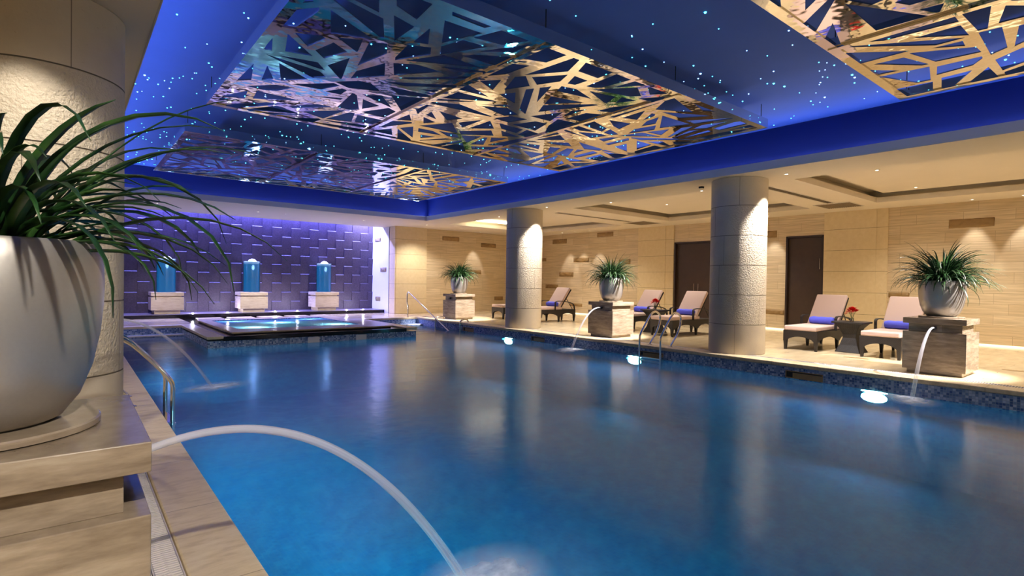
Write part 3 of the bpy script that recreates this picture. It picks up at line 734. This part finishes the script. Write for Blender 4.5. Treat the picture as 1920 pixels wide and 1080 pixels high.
# ------------------------------------------------------------------ columns
def column(x, y, rz, label):
    R_ = .505; prof = []
    for k in range(6):
        z0 = .55*k; z1 = min(.55*(k+1), CZ); prof += [(R_-.007, z0), (R_-.007, z0+.004), (R_, z0+.0045), (R_, z0+.03), (R_, z1-.03), (R_, z1-.004), (R_-.007, z1-.0035)]
    m = MB().lathe(prof, n=96)
    o = m.build('stone_column', 'column', smooth=True, loc=(x, y, 0)); o.rotation_euler = (0, 0, rz); tag(o, label, 'column'); return o
c0 = column(-.165, 5.43, 2.0, 'thick round limestone column at the left behind the large potted plant')
for (x, y, rz, l) in ((9.98, 5.43, .6, 'round limestone column on the right deck, the nearer and wider of the two'), (9.90, 11.70, 2.3, 'round limestone column on the right deck, the farther one'), (-.165, 11.70, 1, 'round limestone column hidden behind the left column')):
    dup(c0, (x, y, 0), rz, l)

# ------------------------------------------------------------------ pedestals, pots, plants
def make_pedestal(spout_dir, label, loc, mat='ped_travertine', spout=True):
    t = thing('stone_pedestal', label, 'pedestal', loc); h = .385
    MB().box(-h+.05, -h+.05, 0, h-.05, h-.05, .06).build('plinth', mat, t, bevel=.002)
    MB().box(-h, -h, .06, h, h, .63).build('block', mat, t, bevel=.003)
    MB().box(-h+.06, -h+.06, .63, h-.06, h-.06, .75).build('neck', mat, t, bevel=.002)
    MB().box(-h, -h, .75, h, h, .835).build('cap', mat, t, bevel=.003)
    MB().lathe([(.275, 0), (.285, .004), (.285, .02), (.28, .025)], (0, 0, .835), 48).build('round_plate', mat, t, smooth=True)
    if spout:
        s = spout_dir; x = s*(h-.06)
        pl = MB().box(min(x, x+.006*s), -.09, .635, max(x, x+.006*s), .09, .745).build('spout_plate', mat, t)
        MB().tube([(x-.03*s, 0, .69), (x+.045*s, 0, .695)], .028, 16).build('spout', 'black_metal', pl, smooth=True)
    return t
def make_pot(label, loc):
    t = thing('silver_pot', label, 'plant pot', loc)
    prof = [(.165, 0), (.19, .012), (.232, .07), (.264, .16), (.283, .26), (.291, .35), (.293, .42), (.290, .48), (.284, .53), (.278, .538), (.262, .53), (.265, .50), (.268, .44)]
    MB().lathe(prof, n=72, cap=False).build('shell', 'silver', t, smooth=True)
    MB().lathe([(.02, .455), (.262, .455)], n=32, cap=False).lathe([(.01, .0), (.165, .0)], n=32, cap=False).build('soil', 'soil', t)
    return t
def foliage(seed, n, spread=1.0, elmax=86, hmin=.38, hmax=.8, width=.017, big=False):
    r = random.Random(seed); mb = MB()
    for i in range(n):
        az = r.uniform(0, 2*pi); rr = r.uniform(0, .13); L_ = r.uniform(hmin, hmax); el = radians(r.choice((r.uniform(min(60, elmax-20), elmax), r.uniform(32, 65), r.uniform(12, 45)))); bend = r.uniform(.8, 2.3)*(1.15 if el < 1 else 1)
        p = Vector((rr*cos(az), rr*sin(az), r.uniform(-.03, .10))); d = az+r.uniform(-.25, .25); W = width*r.uniform(.7, 1.25); ns = 9
        pts = []; e = el
        for k in range(ns+1):
            pts.append(p.copy()); st_ = L_/ns; p = p+Vector((cos(e)*cos(d), cos(e)*sin(d), sin(e)))*st_; e -= bend/ns*(.4+1.2*k/ns)
        base = len(mb.v); vs = []; fs = []; tw = r.uniform(-.5, .5)
        for k, q in enumerate(pts):
            f = k/ns; ww = W*(.55+1.5*f if f < .3 else 1.0*(1-((f-.3)/.7)**2.2))+.0008
            tg = (pts[min(k+1, ns)]-pts[max(k-1, 0)]).normalized(); sd = Vector((-sin(d), cos(d), 0)); up = sd.cross(tg)*-1
            sd = sd*cos(tw*f)+up*sin(tw*f)
            vs += [q-sd*ww+up*ww*.25, q-up*ww*.12, q+sd*ww+up*ww*.25]
        for k in range(ns): fs += [(3*k, 3*k+1, 3*k+4, 3*k+3), (3*k+1, 3*k+2, 3*k+5, 3*k+4)]
        mb.add(vs, fs)
    return mb
def make_plant(seed, label, loc, n=190, **k):
    t = thing('potted_plant', label, 'plant', loc)
    o = foliage(seed, n, **k).build('leaves', 'leaf', t, smooth=True)
    sm = o.modifiers.new('s', 'SOLIDIFY'); sm.thickness = .0012; sm.offset = 0
    m = MB()
    for a in range(4): m.tube([(.05*cos(a*1.6), .05*sin(a*1.6), -.02), (.04*cos(a*1.6), .04*sin(a*1.6), .12)], .02, 8)
    m.build('stems', 'stem_green', t); return t
PEDR = [(10.33, 2.34, 'grey travertine fountain pedestal at the far right of the pool, nearest on the right deck'), (10.17, 8.74, 'travertine fountain pedestal between the two right columns'), (10.17, 15.38, 'travertine pedestal farthest away, left of the far column')]
PEDL = [(-.205, 2.20, 'big travertine fountain pedestal in the left foreground'), (-.205, 8.55, 'fountain pedestal hidden behind the left column'), ]
pots = ['silver pot on the near right pedestal', 'silver pot on the pedestal between the two right columns', 'small looking silver pot on the farthest pedestal']
plants = ['spiky green plant above the right pedestal, right of the loungers', 'bushy green plant in the middle pot between the right columns', 'smallest looking spiky plant, left of the far column']
p0 = None; q0 = None
for i, (x, y, l) in enumerate(PEDR):
    if p0 is None: p0 = make_pedestal(-1, l, (x, y, 0)); q0 = make_pot(pots[0], (x, y, .86))
    else: dup(p0, (x, y, 0), label=l); dup(q0, (x, y, .86), label=pots[i])
    make_plant(50+i*3, plants[i], (x, y, 1.33), 430, hmin=.36, hmax=.74, width=.012)
for i, (x, y, l) in enumerate(PEDL):
    make_pedestal(1, l, (x, y, 0)); dup(q0, (x, y, .86), label=('large silver pot in the left foreground', 'silver pot hidden behind the left column')[i])
make_plant(91, 'long leaved dark green plant in the left foreground pot', (-.205, 2.20, 1.34), 130, hmin=.42, hmax=.86, width=.0155, elmax=68)

# water jets
def jet(p0_, vx, label, zend=WZ, r0=.016, r1=.03, n=40, tmax=None):
    g = 9.81; pts = []; rad = []
    T = tmax
    for k in range(n+1):
        t = T*k/n; pts.append((p0_[0]+vx[0]*t, p0_[1], p0_[2]+vx[1]*t-.5*g*t*t)); rad.append(r0+(r1-r0)*k/n)
    o = MB().tube(pts, rad, 14).build('water_jet', 'jet', smooth=True, useuv=True); tag(o, label, 'water jet', 'arching water jets'); return pts[-1]
def tfall(h, v): return (v+math.sqrt(v*v+2*9.81*h))/9.81
def foam(x, y, sx, sy, rz, label, ob=None):
    m = MB(); n = 40; vs = [(0, 0, 0)]+[(cos(2*pi*i/n), sin(2*pi*i/n), 0) for i in range(n)]; m.add(vs, [(0, i+1, (i+1) % n+1) for i in range(n)])
    o = m.build('splash_foam', 'foam', loc=(x, y, WZ+.006)); o.scale = (sx, sy, 1); o.rotation_euler = (0, 0, rz); tag(o, label, 'foam', 'foam where the jets land')
for (x, y, v, dr, l, fl) in ((9.96, 2.34, (-2.05, .25), 1, 'short water jet pouring from the near right pedestal', 'foam under the right water jet'),
                      (9.79, 8.74, (-2.05, .25), 1, 'short water jet pouring from the pedestal between the right columns', 'foam under the middle right water jet'),
                      (.16, 2.20, (2.55, .95), 1, 'long arching water jet in the left foreground', 'foam where the big left jet lands'),
                      (.16, 8.55, (2.55, .95), 1, 'faint water jet beyond the left column above the pool ladder', 'foam where the far left jet lands')):
    T = tfall(.70-WZ, v[1]); e_ = jet((x, y, .695), v, l, tmax=T, r0=.013 if x > 5 else .0125, r1=.028 if x > 5 else .022)
    foam(e_[0]+(.05 if x < 5 else -.05), y, .55, .36, .4, fl)
for y in (2.34, 8.74): pass

# ------------------------------------------------------------------ fountains
f0 = None
for i, (x, l) in enumerate(((2.33, 'left glowing blue glass fountain column on its stone base'), (4.80, 'middle glowing blue glass fountain column on its stone base'), (7.27, 'right glowing blue glass fountain column on its stone base'))):
    if f0 is None:
        t = f0 = thing('fountain_column', l, 'fountain', (x, 20.0, PT), 0, 'glass bubble fountains')
        MB().box(-.34, -.34, 0, .34, .34, .20).build('plinth', 'fountain_travertine', t, bevel=.004)
        MB().box(-.43, -.38, .12, .43, .38, .52).build('block', 'fountain_travertine', t, bevel=.004)
        MB().box(-.37, -.34, .52, .37, .34, .56).build('neck', 'fountain_travertine', t)
        MB().box(-.43, -.38, .56, .43, .38, .67).build('cap', 'fountain_travertine', t, bevel=.004)
        m = MB(); z = .67
        while z < 1.66: m.lathe([(.228, z), (.236, z+.004), (.236, z+.017), (.228, z+.02)], n=40); z += .024
        m.build('blue_discs', 'disc_glow', t, smooth=True)
        MB().lathe([(.262, .67), (.262, 1.72)], n=48, cap=False).lathe([(.25, 1.72), (.25, .67)], n=48, cap=False).build('glass_tube', 'tube_glass', t, smooth=True)
        r = random.Random(4); m = MB()
        for k in range(16):
            a = r.uniform(0, 6.28); q = r.uniform(0, .13); s = r.uniform(.03, .055)
            m.lathe([(s*.2, -s), (s*.8, -s*.6), (s, 0), (s*.8, s*.6), (s*.2, s)], (q*cos(a), q*sin(a), 1.70+.08*(1-q/.16)*r.random()), 12)
        m.lathe([(.23, 1.62), (.23, 1.70)], n=32)
        m.build('bubbling_water', 'froth', t, smooth=True)
    else: t = dup(f0, (x, 20.0, PT), label=l)
    lamp('fountain_glow', 'POINT', (x, 19.62, PT+1.5), (0, 0, -1), 5, (.25, .45, 1), t, shadow_soft_size=.1, specular_factor=0)
# uplights on the platform
for i, x in enumerate((3.02, 4.02, 5.5, 6.25, 8.05, 8.7)):
    t = thing('platform_uplight', 'small bright lamp on the black fountain platform, number %s from the left' % ('one', 'two', 'three', 'four', 'five', 'six')[i], 'floor lamp', (x, 19.75, PT), 0, 'platform lamps at the foot of the tile wall')
    MB().lathe([(.045, 0), (.045, .010), (.035, .012)], n=20).build('housing', 'chrome', t); MB().lathe([(.033, .014), (.033, .019)], n=16).build('lens', 'uplight', t)
    lamp('uplight_glow', 'SPOT', (x, 19.72, PT+.06), (0, .55, .25), 5, (.75, .7, 1), t, spot_size=radians(150), spot_blend=.8, shadow_soft_size=.05)
    lamp('uplight_spill', 'POINT', (x, 19.75, PT+.09), (0, 0, -1), 8, (.88, .86, 1), t, shadow_soft_size=.03)
lamp('side_wall_light', 'AREA', (8.9, 20.0, 3.7), (.35, 0, -1), 36, (.86, .88, 1.0), None, shape='RECTANGLE', size=.3, size_y=.8)

# ------------------------------------------------------------------ pool fittings
def pool_lamp(x, y, s, label):
    t = thing('pool_light', label, 'underwater light', (x, y, -.35), 0, 'underwater pool lights')
    def ring(r0, r1, d0, d1, nm, mt):
        m = MB().lathe([(r0, d0), (r1, d0), (r1, d1), (r0, d1)], n=28, cap=(nm == 'lens')); 
        m.v = [(-s*v[2], v[0]*2.2, v[1]) for v in m.v]; m.build(nm, mt, t)
    ring(.075, .095, 0, .02, 'bezel', 'chrome')
    m = MB().lathe([(.078, .012), (.074, .022), (.03, .03)], n=28); m.v = [(-s*v[2], v[0]*2.3, v[1]) for v in m.v]; m.build('lens', 'pool_lamp', t)
    lamp('pool_glow', 'SPOT', (x-s*.08, y, -.50), (-s, 0, -.12), LP['pool']*(.95 if s < 0 else .55), (.10, .66, 1.0) if s < 0 else (.14, .55, .85), t, spot_size=radians(165), spot_blend=.5, shadow_soft_size=.12)
names = ('nearest', 'middle', 'farthest')
for i, y in enumerate((2.88, 7.30, 11.56)):
    pool_lamp(PX1-.01, y, 1, names[i]+' bright underwater light on the right pool wall')
    pool_lamp(PX0+.01, (2.48, 5.6, 10.6)[i], -1, names[i]+' underwater light on the left pool wall')
pool_lamp(PX0+.01, -.6, -1, 'added underwater fill light on the left pool wall beside the camera')  # unseen extra lamp, added to strengthen the turquoise of the near left water
# skimmer slots
def skimmer(y0, y1, label):
    t = thing('skimmer_opening', label, 'skimmer', (PX1, (y0+y1)/2, -.17)); h = (y1-y0)/2
    f = MB(); g = .012
    f.box(-.012, -h, -.07, 0, h, -.07+g).box(-.012, -h, .05-g, 0, h, .05).box(-.012, -h, -.07, 0, -h+g, .05).box(-.012, h-g, -.07, 0, h, .05)
    f.build('frame', 'relief', t); MB().box(-.004, -h+g, -.07+g, .0, h-g, .05-g).build('opening', 'dark_gap', t)
    MB().box(-.010, -h+g, -.07+g, -.004, h*.6, .02).build('flap', 'relief', t)
skimmer(3.60, 4.18, 'brown skimmer slot in the blue mosaic left of the nearest pool light')
skimmer(6.60, 7.22, 'brown skimmer slot behind the right pool ladder')
skimmer(10.15, 10.65, 'brown skimmer slot in the mosaic below the far column')
skimmer(13.25, 13.8, 'brown skimmer slot beside the far low grab rails')
# spa mosaic front niches
for (x, l) in ((4.55, 'left'), (5.75, 'right')):
    tag(MB().box(-.14, -.012, -.13, .14, .004, .0).build('overflow_plate', 'white_stone', loc=(x, NY-.002, -.12), bevel=.004), l+' pale overflow plate in the mosaic front of the tub island', 'overflow plate')

def ladder(e, s, y0, y1, label, treads=True):
    t = thing('pool_ladder', label, 'pool ladder', (e, (y0+y1)/2, 0)); hw = (y1-y0)/2
    path = [(-.16, -1.0), (-.16, -.5), (-.16, .0), (-.16, .17), (-.13, .25), (-.04, .37), (.08, .51), (.19, .625), (.29, .685), (.40, .685), (.50, .62), (.525, .52), (.48, .38), (.38, .22), (.26, .10), (.20, .04), (.185, .0)]
    for yy in (-hw, hw):
        rl = MB().tube(smooth_pts([(s*a, yy, z) for a, z in path], 6), .0215, 12).build('rail', 'chrome', t, smooth=True)
        MB().lathe([(.045, .004), (.045, .012), (.025, .02)], (s*.185, yy, 0), 20).build('anchor_plate', 'chrome', rl, smooth=True)
        MB().tube([(s*-.16, yy, -.2), (s*.0, yy, -.2)], .012, 8).build('wall_bracket', 'chrome', rl)
    for k in range(3):
        z = -.22-.26*k; MB().box(min(s*-.19, s*-.10), -hw, z-.015, max(s*-.19, s*-.10), hw, z+.012).build('tread', 'chrome', t, bevel=.004)
ladder(PX1, 1, 6.56, 7.07, 'chrome pool ladder at the right pool edge in front of the loungers')
ladder(PX0, -1, 6.50, 7.05, 'chrome pool ladder at the left pool edge beside the big column')
# low grab rails at far right
for i, y in enumerate((15.35, 13.9)):
    m = MB().tube(smooth_pts([(-.05, 0, -.9), (-.05, 0, -.3), (-.05, 0, -.02), (-.02, 0, .06), (.08, 0, .09), (.20, 0, .08), (.26, 0, .0)], 5), .024, 10)
    t = thing('grab_rail', ('low chrome grab rail partly behind the sloping handrail at the far right steps', 'low chrome grab rail nearer the far column')[i], 'grab rail', (PX1, y, 0), 0, 'low grab rails on the far right edge')
    rl = m.build('rail', 'chrome', t, smooth=True); MB().lathe([(.04, .004), (.04, .012), (.02, .02)], (.26, 0, 0), 16).build('anchor_plate', 'chrome', rl)
t = thing('sloping_handrail', 'sloping chrome handrail going down into the far right pool steps', 'handrail', (9.0, 16.8, 0))
MB().tube(smooth_pts([(0, .02, .50), (0, .02, .66), (0, .01, .80), (0, -.04, .855), (0, -.14, .84)], 5)+[Vector((0, -.5, .682)), Vector((0, -1.6, .198)), Vector((0, -2.9, -.374))], .021, 12).build('rail', 'chrome', t, smooth=True)
MB().tube([(0, -.05, .0), (0, -.05, .42), (0, .0, .46), (0, .02, .52)], .019, 10).build('post', 'chrome', t, smooth=True)
MB().lathe([(.045, .004), (.045, .012), (.025, .02)], (0, -.05, 0), 16).build('anchor_plate', 'chrome', t)

# ------------------------------------------------------------------ loungers
def arch_skirt(x0, x1, zt, zl, za, n=10):
    pts = [(x0, zt), (x0, zl)]
    for k in range(n+1):
        a = k/n; pts.append((x0+.05+(x1-x0-.10)*a, zl+(za-zl)*sin(pi*a)**.6))
    pts += [(x1, zl), (x1, zt)]; return pts
def make_lounger(label, loc):
    t = thing('sun_lounger', label, 'sun lounger', loc, 0, 'wicker loungers on the right deck'); hw = .325
    f = MB()
    for s in (-1, 1):
        y0, y1 = (s*hw, s*(hw-.03)) if s < 0 else (hw-.03, hw)
        for (a, b) in ((0.02, 1.06), (1.06, 1.78)):
            f.prism_xz(arch_skirt(a, b, .39, .17, .27)[::-1], y0, y1)
    fr = arch_skirt(-hw, hw, .39, .17, .27); 
    for xx in (0.0, 1.76):
        n = len(fr); vs = [(xx, a, z) for a, z in fr]+[(xx+.03, a, z) for a, z in fr]
        f.add(vs, [tuple(range(n)), tuple(range(2*n-1, n-1, -1))]+[(i, i+n, (i+1) % n+n, (i+1) % n) for i in range(n)])
    f.box(.01, -hw+.01, .34, 1.78, hw-.01, .39)
    f.build('wicker_frame', 'wicker', t)
    for xx in (.035, 1.06, 1.755):
        for s in (-1, 1):
            m = MB(); yb = s*(hw-.035); q = .02; b_ = .035
            m.add([(xx-q, yb-q, 0), (xx+q, yb-q, 0), (xx+q, yb+q, 0), (xx-q, yb+q, 0), (xx-b_, yb-b_, .22), (xx+b_, yb-b_, .22), (xx+b_, yb+b_, .22), (xx-b_, yb+b_, .22)], [(0, 3, 2, 1), (4, 5, 6, 7), (0, 1, 5, 4), (1, 2, 6, 5), (2, 3, 7, 6), (3, 0, 4, 7)])
            m.build('leg', 'wicker', t)
    MB().box(-.01, -hw+.015, .39, 1.20, hw-.015, .485).build('seat_cushion', 'cushion', t, bevel=.025)
    # back
    a = radians(52); c_, s__ = cos(a), sin(a); bx, bz = 1.10, .43
    def P(u, v): return (bx+u*c_-v*s__, bz+u*s__+v*c_)
    m = MB(); q = [P(0, 0), P(.80, 0), P(.80, .085), P(0, .085)]; m.prism_xz(q, -hw+.02, hw-.02); m.build('back_cushion', 'cushion', t, bevel=.025)
    m = MB(); q = [P(-.02, -.035), P(.79, -.035), P(.79, -.003), P(-.02, -.003)]; m.prism_xz(q, -hw+.02, hw-.02); m.build('back_panel', 'wicker', t)
    m = MB().tube([(*[P(.45, -.03)[0]], -hw+.06, P(.45, -.03)[1]), (1.70, -hw+.06, .40)], .010, 6).tube([(P(.45, -.03)[0], hw-.06, P(.45, -.03)[1]), (1.70, hw-.06, .40)], .010, 6); m.build('back_strut', 'black_metal', t)
    for s in (-1, 1):
        y = s*(hw+.012); pts = smooth_pts([(.86, y, .38), (.855, y, .55), (.86, y, .635), (.95, y, .665), (1.15, y, .66), (1.40, y, .635), (1.60, y, .59), (1.70, y, .52), (1.73, y, .38)], 4)
        m = MB(); w_ = .024; vs = []; fs = []; n = len(pts)
        for k, p in enumerate(pts):
            tg = (pts[min(k+1, n-1)]-pts[max(k-1, 0)]).normalized(); nn = Vector((-tg.z, 0, tg.x))*.010
            for (dy, sg) in ((-w_, 1), (w_, 1), (w_, -1), (-w_, -1)): vs.append(p+Vector((0, dy, 0))+nn*sg)
        for k in range(n-1):
            for i in range(4): j = (i+1) % 4; fs.append((4*k+i, 4*k+j, 4*k+4+j, 4*k+4+i))
        fs += [(0, 1, 2, 3), tuple(4*(n-1)+i for i in (3, 2, 1, 0))]
        m.add(vs, fs).build('armrest', 'wicker', t)
    return t
def make_towel(label, loc):
    m = MB(); r = .082; n = 24; L_ = .23; vs = []; prof = []
    for k in range(9):
        x = -L_+2*L_*k/8; prof.append((x, r*(1 if 0 < k < 8 else .86)+.004*sin(k*2.1)))
    for (x, q) in prof:
        for i in range(n): a = 2*pi*i/n; vs.append((q*cos(a)*1.08, x, q*sin(a)*.92))
    fs = []
    for k in range(8):
        for i in range(n): j = (i+1) % n; fs.append((k*n+i, k*n+j, (k+1)*n+j, (k+1)*n+i))
    fs += [tuple(range(n)), tuple(8*n+i for i in range(n-1, -1, -1))]
    m.add(vs, fs)
    for sgn in (-1, 1):   # coil seen on the roll ends
        pts = [((.012+.05*k/40)*cos(k*.47), sgn*(L_+.002), (.012+.045*k/40)*sin(k*.47)) for k in range(41)]; m.tube(pts, .004, 5)
    o = m.build('rolled_towel', 'towel', smooth=True, loc=loc); return tag(o, label, 'towel', 'rolled blue towels on the loungers')
LG = [(11.32, 14.75, 'sun lounger farthest away, its foot end showing left of the far column', 'rolled blue towel on the farthest lounger behind the column'),
      (11.25, 13.06, 'sun lounger whose backrest shows just right of the far column', 'rolled blue towel on the lounger right of the far column'),
      (11.32, 9.50, 'sun lounger half hidden behind the middle pedestal', 'rolled blue towel on the lounger behind the middle pedestal'),
      (11.30, 8.10, 'sun lounger behind the right pool ladder, in front of the double door', 'rolled blue towel on the lounger left of the near right column'),
      (11.30, 4.82, 'sun lounger just right of the near right column, in front of the dark door', 'rolled blue towel on the lounger right of the near right column'),
      (11.30, 3.44, 'rightmost sun lounger, partly hidden by the right fountain pedestal', 'rolled blue towel on the rightmost lounger')]
l0 = w0 = None
for (x, y, l, tl) in LG:
    tw_ = (x+1.035, y+.0, .487+.078)
    if l0 is None: l0 = make_lounger(l, (x, y, 0)); w0 = make_towel(tl, tw_)
    else: dup(l0, (x, y, 0), label=l); dup(w0, tw_, label=tl)

# side tables with red flowers
def make_table(label, loc):
    t = thing('side_table', label, 'side table', loc, 0, 'wicker side tables')
    m = MB(); n = 12; prof = [(.225, 0), (.215, .02), (.16, .14), (.12, .28), (.125, .36), (.17, .47), (.245, .565)]
    vs = []; fs = []
    for (r, z) in prof:
        for (a, b) in ((-1, -1), (1, -1), (1, 1), (-1, 1)): vs.append((a*r, b*r, z))
    for k in range(len(prof)-1):
        for i in range(4): j = (i+1) % 4; fs.append((4*k+i, 4*k+j, 4*k+4+j, 4*k+4+i))
    fs += [(0, 3, 2, 1), tuple(4*(len(prof)-1)+i for i in range(4))]
    m.add(vs, fs).build('base', 'wicker', t, bevel=.01)
    MB().box(-.275, -.275, .565, .275, .275, .60).build('top', 'wicker', t, bevel=.006)
    return t
def make_flowers(label, loc):
    t = thing('flower_vase', label, 'flowers', loc, 0, 'red flowers on the side tables')
    MB().lathe([(.03, 0), (.034, .004), (.034, .07), (.031, .07), (.030, .008)], n=24).build('glass', 'clear_glass', t, smooth=True)
    r = random.Random(9); fl = MB(); stx = MB()
    for k in range(70):
        a = r.uniform(0, 2*pi); q = r.uniform(0, .12); z = .16+.09*(1-(q/.12)**2)+r.uniform(-.03, .03); c = Vector((q*cos(a), q*sin(a), z))
        if k < 8: stx.tube([(0, 0, .02), c*.5+Vector((0, 0, .03)), c], .003, 5)
        for p in range(5):
            b = 2*pi*p/5+r.random(); d = Vector((cos(b), sin(b), .35)); sd = Vector((-sin(b), cos(b), 0)); s = r.uniform(.034, .05)
            fl.add([c, c+d*s*.6+sd*s*.35, c+d*s, c+d*s*.6-sd*s*.35, c+Vector((0, 0, -.004))], [(0, 1, 2, 3), (4, 3, 2, 1)])
    fl.build('petals', 'red_petal', t); stx.build('stems', 'stem_green', t); return t
t0 = make_table('wicker side table between the two loungers right of the near right column', (11.98, 4.13, 0)); dup(t0, (12.0, 8.80, 0), label='wicker side table behind the pool ladder, between two loungers')
g0 = make_flowers('red flowers in a small glass on the right side table', (11.98, 4.13, .60)); dup(g0, (12.0, 8.80, .60), label='red flowers on the table behind the pool ladder')

for (x, y, l) in ((11.05, 3.72, 'small brown floor plate between the near right column and the right pedestal'), (11.6, 1.62, 'small brown floor plate at the right edge of the photo')):
    tag(MB().box(-.05, -.20, 0, .05, .20, .003).build('floor_plate', 'relief', loc=(x, y, 0)), l, 'floor plate')
